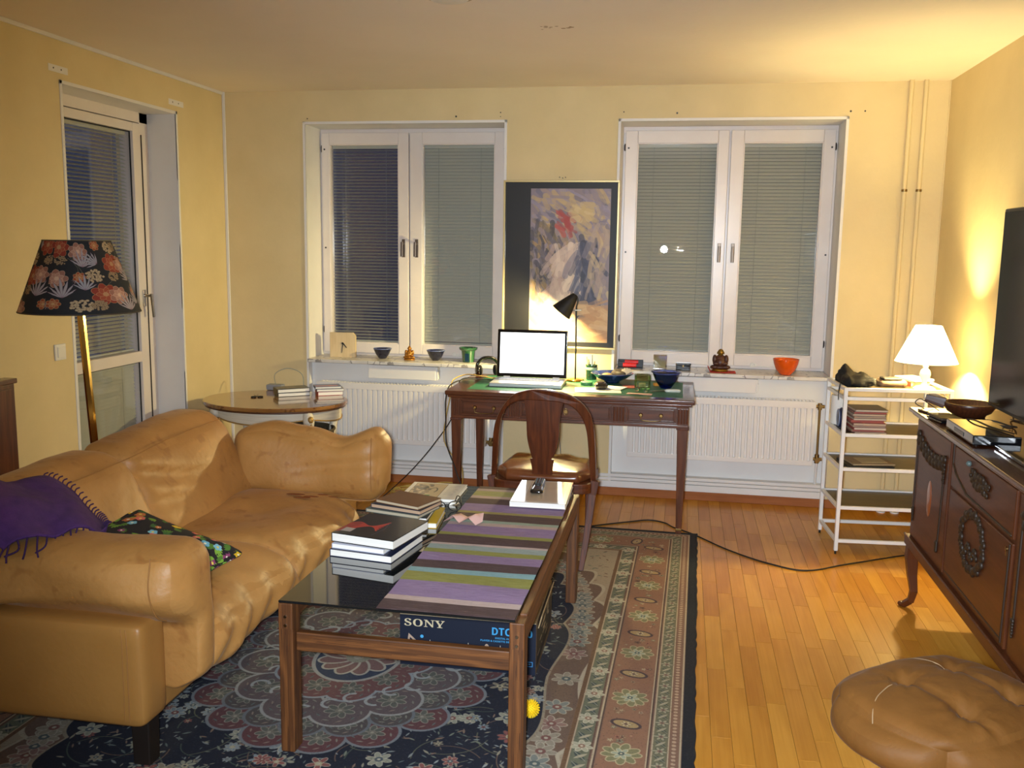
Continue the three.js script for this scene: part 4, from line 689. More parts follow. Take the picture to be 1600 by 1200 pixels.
{
  let y = TY;
  const redBlack = ctex(320, 256, (g, w, h) => { g.fillStyle = '#15171b'; g.fillRect(0, 0, w, h); g.strokeStyle = '#c23a2c'; g.lineWidth = 9; for (let k = 0; k < 7; k++) { g.beginPath(); g.moveTo(0, h * (0.55 + k * 0.06)); g.bezierCurveTo(w * 0.2, h * (0.2 + k * 0.1), w * 0.3, h * (0.9 - k * 0.1), w * 0.55, h * (0.3 + k * 0.07)); g.stroke(); } g.fillStyle = '#b5aaa4'; g.fillRect(w * 0.06, h * 0.72, w * 0.16, h * 0.16); g.strokeStyle = '#5a6478'; g.lineWidth = 3; g.beginPath(); g.moveTo(w * 0.55, h * 0.35); g.lineTo(w * 0.62, h * 0.6); g.lineTo(w * 0.58, h * 0.9); g.stroke(); });
  book('art_book', 'thick white-paged art book with navy cover at the bottom of the pile', [-1.03, y, 2.815], -0.14, 0.235, 0.27, 0.026, col(0x1a2240, 0.3)); 
  book('art_book', 'blue-grey paperback between the two large art books', [-1.045, y + 0.0262, 2.83], -0.15, 0.20, 0.22, 0.018, col(0xb8bccd, 0.4), { pages: M.paper });
  book('art_book', 'black art book with red swirls on its cover', [-1.022, y + 0.0444, 2.80], -0.20, 0.245, 0.265, 0.032, col(0x15171b, 0.25), { front: flat(redBlack) });
  book('paperback', 'yellow paperback under the three notebooks', [-1.035, y, 2.45], 0.10, 0.28, 0.22, 0.022, col(0xc0a024, 0.4));
  book('paperback', 'dark hardback beneath the yellow paperback end', [-1.04, y + 0.0222, 2.45], 0.06, 0.22, 0.20, 0.016, col(0x24262c, 0.4));
  book('notebook', 'grey-green notebook, lowest of the three in the pile', [-1.045, y + 0.0384, 2.455], -0.24, 0.235, 0.175, 0.015, col(0x59615c, 0.6), { group: 'notebooks on the coffee table', pages: std({ color: 0xb7ab93, roughness: 0.8 }) });
  book('notebook', 'navy notebook, the middle of the three in the pile', [-1.032, y + 0.0536, 2.452], -0.27, 0.225, 0.165, 0.017, col(0x2a3040, 0.6), { group: 'notebooks on the coffee table', pages: std({ color: 0xbb9c80, roughness: 0.8 }) });
  book('notebook', 'brown notebook on top of the pile', [-1.025, y + 0.0708, 2.448], -0.36, 0.205, 0.155, 0.014, col(0x6a452c, 0.6), { group: 'notebooks on the coffee table', pages: std({ color: 0xc4b294, roughness: 0.8 }) });
  const mag = ctex(360, 320, (g, w, h) => { g.fillStyle = '#e4dccb'; g.fillRect(0, 0, w, h); g.fillStyle = '#c4ab80'; g.fillRect(w * 0.08, h * 0.06, w * 0.58, h * 0.84); g.strokeStyle = '#33291f'; g.lineWidth = 3; g.strokeRect(w * 0.08, h * 0.06, w * 0.58, h * 0.84); for (let k = 0; k < 60; k++) { g.fillStyle = ['#4d3c2e', '#6b5440', '#2e241c', '#7d6850'][k % 4]; g.globalAlpha = 0.7; g.beginPath(); g.ellipse(w * rr(0.12, 0.4), h * rr(0.15, 0.8), rr(8, 26), rr(6, 20), rnd() * 3, 0, 7); g.fill(); } g.globalAlpha = 1; g.strokeStyle = '#2e241c'; g.lineWidth = 8; g.beginPath(); g.moveTo(w * 0.4, h * 0.5); g.bezierCurveTo(w * 0.5, h * 0.1, w * 0.6, h * 0.5, w * 0.52, h * 0.6); g.stroke(); g.fillStyle = '#3a8a3a'; g.fillRect(w * 0.4, h * 0.78, w * 0.1, h * 0.06); g.fillStyle = '#7a6a58'; for (let k = 0; k < 9; k++) g.fillRect(w * 0.72, h * (0.16 + k * 0.07), w * rr(0.1, 0.2), 3); });
  book('magazine', 'magazine with a sepia picture cover at the far left of the coffee table', [-1.03, y, 2.045], 0.02, 0.245, 0.262, 0.012, M.paper, { front: flat(mag, 0.35), pages: M.paper });
  const wb = ctex(256, 384, (g, w, h) => { g.fillStyle = '#e6dccb'; g.fillRect(0, 0, w, h); g.fillStyle = '#d3bfa2'; g.fillRect(w * 0.22, h * 0.04, w * 0.7, h * 0.9); g.fillStyle = '#b9a58c'; for (let k = 0; k < 5; k++) g.fillRect(w * 0.5, h * (0.3 + k * 0.03), w * rr(0.1, 0.3), 2); });
  book('large_book', 'white coffee table book lying under the remote control', [-0.552, y + 0.0125, 2.036], 0.03, 0.232, 0.365, 0.022, col(0xe9e4da, 0.15), { front: phy({ map: wb, roughness: 0.12, clearcoat: 1, clearcoatRoughness: 0.05 }), pages: M.paper });
}
{ // remote
  const r = thing('remote_control', 'black remote control on the white book', 'remote', [-0.578, TY + 0.0352, 1.985], 0.06);
  local('body', soft(-0.024, 0.024, 0, 0.019, -0.105, 0.105, { r: 0.009, puff: 0.003, n: 20, wr: 0, f: (q, a) => { q.x *= 1 + 0.18 * sstep(0.03, 0.105, q.z); } }), M.gloss, r);
  for (let i = 0; i < 5; i++) for (let j = -1; j <= 1; j++) local('button', bx(j * 0.0125, 0.0212, -0.085 + i * 0.019, 0.008, 0.003, 0.009, 0.001), col(0x555a5c, 0.5), r);
  local('navigation_ring', new THREE.TorusGeometry(0.013, 0.003, 6, 18).rotateX(Math.PI / 2).translate(0, 0.022, 0.022), col(0x3a3d40, 0.4), r);
}
{ // spectacles
  const s = thing('eyeglasses', 'dark-rimmed eyeglasses lying by the notebooks', 'glasses', [-0.905, TY, 2.31], 0.35);
  for (const k of [-1, 1]) { local('lens_rim', new THREE.TorusGeometry(0.024, 0.0022, 6, 24).scale(1.1, 0.85, 1).translate(k * 0.033, 0.023, 0), M.black, s); local('lens', new THREE.CircleGeometry(0.023, 20).scale(1.1, 0.85, 1).translate(k * 0.033, 0.023, 0), M.clear, s); local('temple', tube([[k * 0.06, 0.026, 0], [k * 0.062, 0.04, -0.06], [k * 0.055, 0.034, -0.11], [k * 0.05, 0.006, -0.14]], 0.0022, 24, 6), M.black, s); }
  local('bridge', tube([[-0.009, 0.027, 0], [0, 0.031, 0.002], [0.009, 0.027, 0]], 0.002, 8, 6), M.black, s);
}
{ // crumpled pink paper
  // a folded note: flat facets between creases
  const H = [[0.004, 0.030, 0.006, 0.026, 0.005], [0.003, 0.022, 0.014, 0.032, 0.008], [0.006, 0.012, 0.006, 0.018, 0.030]];
  const P = (u, v) => { const i = Math.min(3, Math.floor(u * 4)), j = Math.min(1, Math.floor(v * 2)), a = u * 4 - i, b = v * 2 - j; const y = mix(mix(H[j][i], H[j][i + 1], a), mix(H[j + 1][i], H[j + 1][i + 1], a), b); return V(mix(-0.068, 0.068, u) + 0.012 * (j ? 1 - b : b), y, mix(0.045, -0.045, v) + 0.014 * (i % 2 ? a : 1 - a)); };
  single('paper_note', 'crumpled pink and white paper on the runner', 'paper', sheet(P, 16, 8, 0.0008), M.pink, [-0.80, TY + 0.008, 2.44], -0.15);
}
{ // cardboard equipment box under the table
  const b = thing('cardboard_box', 'dark blue printed equipment box under the coffee table', 'box', [-0.735, 0.0115, 2.45], 0.015);
  const w = 0.515, h = 0.20, d = 0.46;
  local('carton', setUV(new THREE.BoxGeometry(w, h, d).translate(0, h / 2, 0)), M.card, b, 'brown cardboard');
  const front = ctex(1024, 400, (g, W, Hh) => {
    g.fillStyle = '#131b2e'; g.fillRect(0, 0, W, Hh);
    g.fillStyle = '#c8b48e'; g.fillRect(0, 0, W, 6);
    g.font = 'bold 78px serif'; g.save(); g.translate(30, 92); g.scale(1.4, 1.0); g.fillStyle = '#cfbf9c'; g.fillText('SONY', 0, 0); g.restore();
    g.font = 'bold 80px sans-serif'; g.fillStyle = '#3f9fd8'; g.fillText('DTC-690', 690, 112);
    g.font = 'bold 20px sans-serif'; g.fillText('DIGITAL AUDIO', 720, 142); g.fillText('PLAYER & CASSETTE DECK', 610, 166);
    g.strokeStyle = '#b59a86'; g.lineWidth = 16; const wv = (x, y, s) => { g.beginPath(); g.moveTo(x, y + s); g.bezierCurveTo(x + s * 0.1, y - s * 0.9, x + s * 0.5, y - s * 0.9, x + s * 0.62, y + s); g.stroke(); };
    g.beginPath(); g.moveTo(60, 240); g.lineTo(72, 165); g.lineTo(150, 235); g.stroke(); wv(640, 220, 62); g.beginPath(); g.moveTo(330, 260); g.bezierCurveTo(340, 205, 430, 190, 400, 270); g.stroke(); wv(880, 270, 44);
    g.strokeStyle = '#d8cdb8'; g.lineWidth = 4; for (const x of [230, 520, 760]) { g.beginPath(); g.moveTo(x, 190); g.lineTo(x, 250); g.stroke(); g.beginPath(); g.arc(x + 50, 220, 12, 0.3, 2.4); g.stroke(); }
    g.fillStyle = '#4aa8dc'; g.beginPath(); g.arc(168, 168, 13, 0, 7); g.fill();
    g.strokeStyle = '#3f8fcc'; g.lineWidth = 5; for (const [x, y, ww] of [[50, 270, 360], [440, 285, 320], [800, 300, 200]]) { g.strokeRect(x, y, ww, 34); g.fillStyle = '#3f8fcc'; for (let k = 0; k < 8; k++) g.fillRect(x + 12 + k * ww / 9, y + 14, ww / 12, 5); }
  });
  local('front_print', quadUV([-w / 2, 0, d / 2], [w, 0, 0], [0, h, 0], 0.0006), std({ map: front, roughness: 0.5 }), b, 'dark blue printed front');
  local('side_print', quadUV([w / 2, 0, d / 2], [0, 0, -d], [0, h, 0], 0.0006), std({ map: ctex(256, 128, (g, W, Hh) => { g.fillStyle = '#6d5a42'; g.fillRect(0, 0, W, Hh); g.fillStyle = '#14110e'; g.fillRect(10, 14, W - 20, Hh - 28); g.fillStyle = '#cabb9a'; for (let k = 0; k < 30; k++) g.fillRect(rr(20, W - 60), rr(22, Hh - 34), rr(8, 40), 3); }), roughness: 0.5 }), b, 'dark printed side');
  local('flap', setUV(new THREE.BoxGeometry(0.004, 0.05, d * 0.8).rotateZ(-0.25).translate(w / 2 + 0.008, h - 0.012, 0)), M.card, b, 'loose cardboard flap');
}
{ // yellow pompom by the table leg
  const g = []; for (let i = 0; i < 160; i++) { const a = Math.acos(1 - 2 * (i + 0.5) / 160), b = i * 2.399963; g.push(rod([0, 0.032, 0], [Math.sin(a) * Math.cos(b) * 0.031, 0.032 + Math.cos(a) * 0.031, Math.sin(a) * Math.sin(b) * 0.031], 0.0028, 0.0012, 5)); }
  g.push(sph(0, 0.032, 0, 0.022));
  single('pompom', 'yellow spiky ball on the rug beside the table leg', 'ball', merge(g), M.yellowPom, [-0.442, 0.0115, 2.985]);
}
// ---------------------------------------------------------------- desk
{
  const d = thing('writing_desk', 'dark wooden writing desk with green leather inlay and tapered legs', 'desk', [-0.6, 0, 0.47]);
  const x0 = -1.292, x1 = 0.094, z0 = 0.095, z1 = 0.845;
  part('desktop', merge(box(x0, x1, 0.742, 0.767, z0, z1, 0.006, 'x'), box(x0 + 0.014, x1 - 0.014, 0.728, 0.743, z0 + 0.014, z1 - 0.014, 0.005, 'x')), M.walnutTop, d);
  part('leather_inlay', box(x0 + 0.11, x1 - 0.065, 0.7665, 0.7678, z0 + 0.06, z1 - 0.085, 0.0005, 'x'), M.greenPad, d, 'green leather writing surface');
  const a0 = x0 + 0.03, a1 = x1 - 0.03, b0 = z0 + 0.03, b1 = z1 - 0.03, yb = 0.612;
  part('apron', merge(box(a0, a1, yb, 0.73, b1 - 0.02, b1 - 0.006, 0.002, 'x'), box(a0, a1, yb, 0.73, b0, b0 + 0.02, 0.002, 'x'), box(a0, a0 + 0.02, yb, 0.73, b0, b1 - 0.006, 0.002, 'z'), box(a1 - 0.02, a1, yb, 0.73, b0, b1 - 0.006, 0.002, 'z'), box(a0, a1, yb - 0.004, yb + 0.012, b1 - 0.02, b1 + 0.004, 0.003, 'x'), box(a0, a1, 0.722, 0.73, b1 - 0.02, b1 + 0.004, 0.003, 'x')), M.walnut, d);
  const flute = (xa, xb) => { const p = part('fluted_block', box(xa, xb, yb + 0.01, 0.724, b1 - 0.012, b1 + 0.001, 0.001), M.walnut, d); const n = 4, w = (xb - xa) / n; for (let i = 0; i < n; i++) part('reed', merge(rod([xa + w * (i + 0.5), yb + 0.02, b1 + 0.001], [xa + w * (i + 0.5), 0.714, b1 + 0.001], w * 0.36, w * 0.36, 8)), M.walnut, p); };
  flute(a0, a0 + 0.05); flute(-0.925, -0.868); flute(-0.346, -0.282); flute(a1 - 0.06, a1);
  for (const [xa, xb, kind] of [[a0 + 0.056, -0.931, 'bail'], [-0.862, -0.352, 'key'], [-0.276, a1 - 0.066, 'knob']]) {
    const dr = part('drawer', merge(ring(xa, xb, yb + 0.016, 0.72, b1 - 0.012, b1 + 0.004, 0.009), box(xa + 0.009, xb - 0.009, yb + 0.025, 0.711, b1 - 0.012, b1 - 0.002, 0.001, 'x'), ring(xa + 0.014, xb - 0.014, yb + 0.03, 0.706, b1 - 0.004, b1 + 0.001, 0.004)), M.walnut, d);
    const yc = 0.672, xc = (xa + xb) / 2;
    if (kind === 'key') part('escutcheon', merge(rod([xc, yc, b1 - 0.002], [xc, yc, b1 + 0.003], 0.010), new THREE.TorusGeometry(0.014, 0.002, 6, 20).scale(0.85, 1.3, 1).translate(xc, yc, b1 + 0.002)), M.brassOld, dr, 'brass keyhole plate');
    else {
      for (const s of [-1, 1]) part('rosette', merge(rod([xc + s * 0.055, yc, b1 - 0.002], [xc + s * 0.055, yc, b1 + 0.006], 0.012, 0.008), rod([xc + s * 0.055, yc, b1], [xc + s * 0.055, yc, b1 + 0.016], 0.004)), M.brassOld, dr, 'brass rosette');
      part('bail', tube([[xc - 0.055, yc, b1 + 0.014], [xc - 0.052, yc - 0.022, b1 + 0.014], [xc - 0.035, yc - 0.028, b1 + 0.012], [xc + 0.035, yc - 0.028, b1 + 0.012], [xc + 0.052, yc - 0.022, b1 + 0.014], [xc + 0.055, yc, b1 + 0.014]], 0.0024, 40, 6), M.brassOld, dr, 'brass bail handle');
    }
  }
  for (const x of [a0 + 0.03, a1 - 0.03]) for (const z of [b0 + 0.03, b1 - 0.03]) {
    const yf = z > 0.5 ? 0.0115 : 0;
    const l = part('leg', bar([x, yf, z], [x, 0.60, z], 0.031, 0.031, 0.002, 0.058, 0.058), M.walnut, d);
    part('collar', bx(x, 0.604, z, 0.068, 0.012, 0.068, 0.003), M.chairleg, l); part('block', bx(x, 0.668, z, 0.059, 0.12, 0.059, 0.002), M.walnut, l);
    part('caster', merge(rod([x - 0.008, yf + 0.012, z], [x + 0.008, yf + 0.012, z], 0.0117), bx(x, yf + 0.022, z, 0.033, 0.014, 0.033, 0.002)), M.brassOld, l, 'small brass caster');
  }
}
const DY = 0.7682;
// ---------------------------------------------------------------- chair at the desk
{
  const c = thing('desk_chair', 'dark wooden chair with rounded back and brown leather seat', 'chair', [-0.645, 0, 1.3]);
  const k = 0.9846, ZB = 1.42, mx = (px) => (-0.66 + (px - 848) * 0.00326) * k, my = (py) => 1.572 + (0.885 - (py - 605) * 0.00336 - 1.572) * k;
  const cv = (a) => new THREE.SplineCurve(a.map(([x, y]) => new THREE.Vector2(mx(x), my(y)))).getPoints(60);
  const outer = [[766, 752], [769, 710], [773, 670], [783, 643], [803, 617], [826, 607], [848, 604], [872, 606], [896, 614], [915, 630], [926, 655], [930, 700], [932, 758]];
  const inner = [[924, 758], [921, 712], [917, 668], [909, 645], [896, 630], [878, 623], [848, 621], [820, 622], [800, 631], [788, 647], [782, 672], [778, 712], [774, 752]];
  const s = new THREE.Shape(); s.setFromPoints([...cv(outer), ...cv(inner)]);
  const lean = (g) => { const p = g.attributes.position; for (let i = 0; i < p.count; i++) { const y = p.getY(i); p.setZ(i, p.getZ(i) + (y - 0.45) * 0.18 - 0.10 * ((p.getX(i) + 0.645) / 0.27) ** 2 * (y < 0.9 ? 1 : 1) * 0.6); } g.computeVertexNormals(); return g; };
  const ext = (sh, d, b) => { const g = new THREE.ExtrudeGeometry(sh, { depth: d - 2 * b, bevelEnabled: true, bevelThickness: b, bevelSize: b, bevelOffset: -b, bevelSegments: 2 }); g.translate(0, 0, ZB - d / 2 + b); return g; };
  part('back_frame', setUV(lean(ext(s, 0.034, 0.005))), M.chairwood, c);
  const sp = new THREE.Shape(); sp.setFromPoints([...cv([[823, 618], [826, 650], [827, 680], [832, 703], [835, 712]]), ...cv([[831, 712], [834, 730], [832, 748], [826, 764]]), ...cv([[871, 764], [866, 748], [866, 730], [868, 712]]), ...cv([[864, 712], [869, 703], [875, 680], [877, 650], [884, 618]])]);
  part('splat', setUV(lean(ext(sp, 0.014, 0.002))), M.chairwood, c, 'vase-shaped back splat');
  const seatOutline = (o, y0, y1, b) => { const q = [[-0.90 - o, 1.37], [-0.885 - o, 1.15], [-0.86 - o, 1.03 - o], [-0.43 + o, 1.03 - o], [-0.405 + o, 1.15], [-0.39 + o, 1.37], [-0.46, 1.45 + o], [-0.83, 1.45 + o]]; const sh = new THREE.Shape(); sh.setFromPoints(new THREE.CatmullRomCurve3(q.map(([x, z]) => V(x, 0, z)), true, 'catmullrom', 0.4).getPoints(64).map((v) => new THREE.Vector2(v.x, -v.z))); const g = new THREE.ExtrudeGeometry(sh, { depth: y1 - y0 - 2 * b, bevelEnabled: true, bevelThickness: b, bevelSize: b, bevelOffset: -b, bevelSegments: 5 }); g.rotateX(-Math.PI / 2); g.translate(0, y0 + b, 0); return g; };
  part('seat_rail', setUV(seatOutline(0.0, 0.375, 0.425, 0.004), 1, 'x'), M.chairwood, c);
  part('seat_cushion', setUV(soft(-0.885, -0.405, 0.415, 0.475, 1.035, 1.43, { r: 0.028, puff: 0.018, n: 30, wr: 0.006, ws: 9, sd: 6, f: (q, a, b, cc) => { q.x = -0.645 + (q.x + 0.645) * (0.93 + 0.07 * cc) * (1 - 0.22 * sstep(0.4, 1, cc) * a * a); if (b > 0) q.y += 0.006 * Math.sin(q.x * 26 + q.z * 10) * sstep(0.2, -0.8, cc); } })), M.seatLeather, c, 'brown leather seat');
  for (const sx of [-1, 1]) {
    part('leg', bar([-0.645 + sx * 0.198, 0.0115, 1.065], [-0.645 + sx * 0.205, 0.40, 1.065], 0.024, 0.024, 0.003, 0.042, 0.042), M.chairleg, c);
    const g = []; const pts = [[0.0115, 1.512], [0.1, 1.475], [0.22, 1.43], [0.36, 1.39], [0.43, 1.385]]; for (let i = 0; i < 4; i++) g.push(bar([-0.645 + sx * (0.213 + 0.012 * i), pts[i][0], pts[i][1]], [-0.645 + sx * (0.213 + 0.012 * (i + 1)), pts[i + 1][0] + 0.004, pts[i + 1][1]], 0.025 + 0.004 * i, 0.028 + 0.005 * i, 0.002, 0.029 + 0.004 * i, 0.033 + 0.005 * i));
    part('leg', merge(g), M.chairleg, c);
  }
}
// ---------------------------------------------------------------- oval side table
{
  const X = -2.45, Z = 0.535, A = 0.45, B = 0.355, Y = 0.62;
  const t = thing('oval_table', 'cream rococo side table with oval brown top in the corner', 'table', [X, 0, Z]);
  const ell = (a, b, y0, y1, bev) => { const s = new THREE.Shape(); s.absellipse(0, 0, a, b, 0, Math.PI * 2); const g = new THREE.ExtrudeGeometry(s, { depth: y1 - y0 - 2 * bev, bevelEnabled: true, bevelThickness: bev, bevelSize: bev, bevelOffset: -bev, bevelSegments: 3, curveSegments: 48 }); g.rotateX(-Math.PI / 2); g.translate(X, y0 + bev, Z); return setUV(g, 1, 'x'); };
  part('tabletop', ell(A, B, Y - 0.024, Y, 0.006), M.ovalTop, t, 'polished brown top');
  part('top_edge', ell(A - 0.012, B - 0.012, Y - 0.036, Y - 0.022, 0.004), M.oak, t);
  const ap = (k, off, thk) => (u, v) => { const a = u * Math.PI * 2, hgt = 0.052 + 0.028 * Math.pow(Math.abs(Math.cos(a * 2)), 1.5) ; const r = k; return V(X + Math.cos(a) * (A - 0.045 + r), Y - 0.034 - v * hgt, Z + Math.sin(a) * (B - 0.045 + r)); };
  part('apron', sheet(ap(0, 0), 120, 4, 0.014), M.creamPaint, t, 'carved cream apron');
  const rim = []; for (let i = 0; i < 120; i++) { const q = ap(0.008)(i / 120, 0.92); rim.push([q.x, q.y, q.z]); } part('gilt_line', tube(rim, 0.004, 240, 6, true), M.creamGilt, t, 'gilt moulding');
  for (let i = 0; i < 4; i++) {
    const a = i * Math.PI / 2 + 0.75, cx = X + Math.cos(a) * (A - 0.06), cz = Z + Math.sin(a) * (B - 0.06), ux = Math.cos(a), uz = Math.sin(a);
    const pr = [[0.018, Y - 0.04, 0.030], [0.035, Y - 0.09, 0.034], [0.03, Y - 0.17, 0.026], [0.0, 0.28, 0.019], [-0.015, 0.12, 0.015], [0.0, 0.03, 0.014], [0.03, 0.012, 0.018]];
    const g = []; for (let j = 0; j < pr.length - 1; j++) g.push(rod([cx + ux * pr[j][0], pr[j][1], cz + uz * pr[j][0]], [cx + ux * pr[j + 1][0], pr[j + 1][1], cz + uz * pr[j + 1][0]], pr[j][2], pr[j + 1][2], 12), sph(cx + ux * pr[j + 1][0], pr[j + 1][1], cz + uz * pr[j + 1][0], pr[j + 1][2] * 0.98, 1, 1, 1, 10));
    const l = part('leg', merge(g), M.creamPaint, t);
    part('carved_rosette', merge(sph(cx + ux * 0.058, Y - 0.075, cz + uz * 0.058, 0.018, 1, 1.2, 1, 12), sph(cx + ux * 0.058, Y - 0.10, cz + uz * 0.058, 0.010, 1, 1.6, 1, 10)), M.creamGilt, l, 'gilt carved rosette');
  }
}
// books and odds on the oval table
book('paperback', 'dark paperback, lower of two on the oval table', [-2.415, 0.6202, 0.36], 0.62, 0.20, 0.125, 0.024, col(0x24211e, 0.4));
book('paperback', 'black paperback with brown lettering panel, upper of two on the oval table', [-2.42, 0.6444, 0.358], 0.66, 0.205, 0.128, 0.024, col(0x1b1917, 0.35), { front: flat(ctex(128, 96, (g, w, h) => { g.fillStyle = '#1b1917'; g.fillRect(0, 0, w, h); g.fillStyle = '#5a4632'; g.fillRect(20, 18, 60, 40); })) });
book('paperback', 'red-spined paperback, lowest of the pile by the radiator', [-2.2, 0.6202, 0.275], 0.55, 0.16, 0.11, 0.026, col(0xa3232a, 0.4), { pages: M.paper });
book('paperback', 'pale paperback in the middle of the pile by the radiator', [-2.198, 0.6464, 0.272], 0.48, 0.17, 0.115, 0.016, col(0x9a9aa0, 0.4));
book('paperback', 'orange-covered paperback topping the pile by the radiator', [-2.215, 0.6626, 0.268], 0.5, 0.165, 0.115, 0.014, col(0x4a5a72, 0.4), { front: flat(ctex(128, 96, (g, w, h) => { g.fillStyle = '#6a5a5a'; g.fillRect(0, 0, w, h); g.fillStyle = '#b4643a'; g.fillRect(4, 40, 110, 50); g.fillStyle = '#4a5a72'; g.fillRect(4, 4, 118, 30); })) });
{
  const c = thing('power_adapter', 'grey adapter with a looped cord on the oval table', 'adapter', [-2.6, 0.6202, 0.2]);
  part('body', bx(-2.6, 0.64, 0.2, 0.11, 0.038, 0.06, 0.008), col(0x8d8f96, 0.5), c);
  part('cord', tube([[-2.6, 0.655, 0.2], [-2.62, 0.72, 0.16], [-2.55, 0.755, 0.12], [-2.45, 0.72, 0.12], [-2.43, 0.63, 0.14]], 0.0025, 50, 6), M.cord, c);
  const s = thing('scissors', 'small metal scissors lying on the oval table', 'scissors', [-2.6, 0.6202, 0.48], 0.5);
  for (const k of [-1, 1]) { local('blade', bar([k * 0.006, 0.004, 0], [-k * 0.012, 0.004, -0.09], 0.009, 0.002, 0.0006, 0.003, 0.002), M.chrome, s); local('grip', new THREE.TorusGeometry(0.016, 0.003, 6, 18).rotateX(Math.PI / 2).translate(k * 0.02, 0.004, 0.035), M.black, s); }
  const w = thing('waste_basket', 'brown woven basket under the oval table', 'basket', [-2.3, 0, 0.45]);
  part('wall', lathe([[0.001, 0.006], [0.15, 0.006], [0.185, 0.42], [0.19, 0.425], [0.18, 0.42], [0.146, 0.012], [0.001, 0.012]], -2.3, 0, 0.45), M.wicker, w);
  part('rim', new THREE.TorusGeometry(0.186, 0.009, 8, 40).rotateX(Math.PI / 2).translate(-2.3, 0.424, 0.45), M.wicker, w);
}
// ---------------------------------------------------------------- floor lamp with flowered shade (switched off)
{
  const bx0 = -2.355, bz0 = 2.43, tx = -2.395, tz = 2.475;
  const l = thing('floor_lamp', 'brass floor lamp with a dark flowered shade', 'lamp', [bx0, 0, bz0]);
  part('base', merge(cyl(bx0, 0.0115, 0.03, bz0, 0.12, 0.118, 40), cyl(bx0, 0.03, 0.05, bz0, 0.05, 0.03, 32)), M.brass, l);
  const g = new THREE.CylinderGeometry(0.0155, 0.0155, 1, 6); const A = V(bx0, 0.04, bz0), B = V(tx, 1.30, tz); g.scale(1, A.distanceTo(B), 1); g.applyQuaternion(new THREE.Quaternion().setFromUnitVectors(V(0, 1, 0), B.clone().sub(A).normalize())); const cc = A.clone().add(B).multiplyScalar(0.5); g.translate(cc.x, cc.y, cc.z);
  part('pole', toCreasedNormals(g, 0.4), M.brass, l, 'six-sided brass pole');
  const shTex = ctex(2048, 640, (g, w, h) => {
    g.fillStyle = '#1f2226'; g.fillRect(0, 0, w, h); const pick = (a) => a[Math.floor(rnd() * a.length)];
    const spray = (x, y, a, s, c) => { for (let j = 0; j < 7; j++) { const q = a + (j - 3) * 0.32, L = s * (1 - Math.abs(j - 3) * 0.12); g.fillStyle = c; g.beginPath(); g.moveTo(x, y); g.quadraticCurveTo(x + Math.cos(q) * L * 0.5 - Math.sin(q) * L * 0.12, y + Math.sin(q) * L * 0.5 + Math.cos(q) * L * 0.12, x + Math.cos(q) * L, y + Math.sin(q) * L); g.quadraticCurveTo(x + Math.cos(q) * L * 0.5 + Math.sin(q) * L * 0.1, y + Math.sin(q) * L * 0.5 - Math.cos(q) * L * 0.1, x, y); g.fill(); g.strokeStyle = 'rgba(120,70,90,.6)'; g.lineWidth = 2; g.stroke(); } };
    const bloom = (x, y, r, c1, c2, c3) => { for (let ring = 0; ring < 2; ring++) for (let j = 0; j < 7; j++) { const a = j / 7 * 6.283 + ring * 0.45, R = r * (1 - ring * 0.38); g.fillStyle = ring ? c2 : c1; g.beginPath(); g.ellipse(x + Math.cos(a) * R * 0.6, y + Math.sin(a) * R * 0.6, R * 0.46, R * 0.34, a, 0, 7); g.fill(); g.strokeStyle = c3; g.lineWidth = 2.5; g.stroke(); } g.fillStyle = c3; g.beginPath(); g.arc(x, y, r * 0.22, 0, 7); g.fill(); };
    const umbel = (x, y, r, c) => { for (let j = 0; j < 60; j++) { const a = rnd() * 6.283, q = Math.sqrt(rnd()) * r; g.fillStyle = c; g.beginPath(); g.arc(x + Math.cos(a) * q, y + Math.sin(a) * q * 0.8, r * 0.14, 0, 7); g.fill(); g.strokeStyle = '#6a4a34'; g.lineWidth = 1.2; g.stroke(); } };
    for (let k = 0; k < 30; k++) { g.strokeStyle = '#5d5a4c'; g.lineWidth = 4; g.beginPath(); const x = rnd() * w, y = rnd() * h; g.moveTo(x, y); g.quadraticCurveTo(x + rr(-80, 80), y - 80, x + rr(-140, 140), y - rr(60, 200)); g.stroke(); }
    for (let i = 0; i < 15; i++) for (let j = 0; j < 5; j++) {
      const x = (i + 0.5 + rr(-0.3, 0.3)) * w / 15, y = (j + 0.5 + rr(-0.25, 0.25)) * h / 5, s = 1.45, q = (i * 3 + j * 5) % 7;
      if (q === 0) bloom(x, y, 62 * s, '#8e3524', '#a04a30', '#b98a5e'); else if (q === 1) spray(x, y + 30, -1.6 + rr(-0.5, 0.5), 120 * s, '#a8a0a0'); else if (q === 2) umbel(x, y, 46 * s, '#b8a480'); else if (q === 3) bloom(x, y, 52 * s, '#9c6a58', '#b98a74', '#d6b294'); else if (q === 4) spray(x, y, rr(-2.6, -0.5), 100 * s, '#9fa0a4'); else if (q === 5) umbel(x, y, 34 * s, '#9c8664'); else { spray(x, y, rr(0, 6), 70, '#8a7f74'); bloom(x + 20, y, 30 * s, '#9a4a2c', '#ab6a44', '#c09a68'); }
    }
  });
  shTex.wrapS = THREE.RepeatWrapping;
  const yb = 1.29, yt = 1.572, rb = 0.23, rt = 0.127;
  const sh = new THREE.CylinderGeometry(rt, rb, yt - yb, 64, 1, true); sh.translate(tx, (yb + yt) / 2, tz);
  const si = new THREE.CylinderGeometry(rt - 0.003, rb - 0.003, yt - yb, 64, 1, true); si.scale(-1, 1, 1); si.translate(tx, (yb + yt) / 2, tz);
  const S = part('lamp_shade', sh, std({ map: shTex, roughness: 0.8, side: THREE.DoubleSide }), l, 'dark fabric shade printed with flowers');
  part('lining', si, std({ color: 0xb8ad98, roughness: 0.9, side: THREE.DoubleSide }), S, 'pale lining');
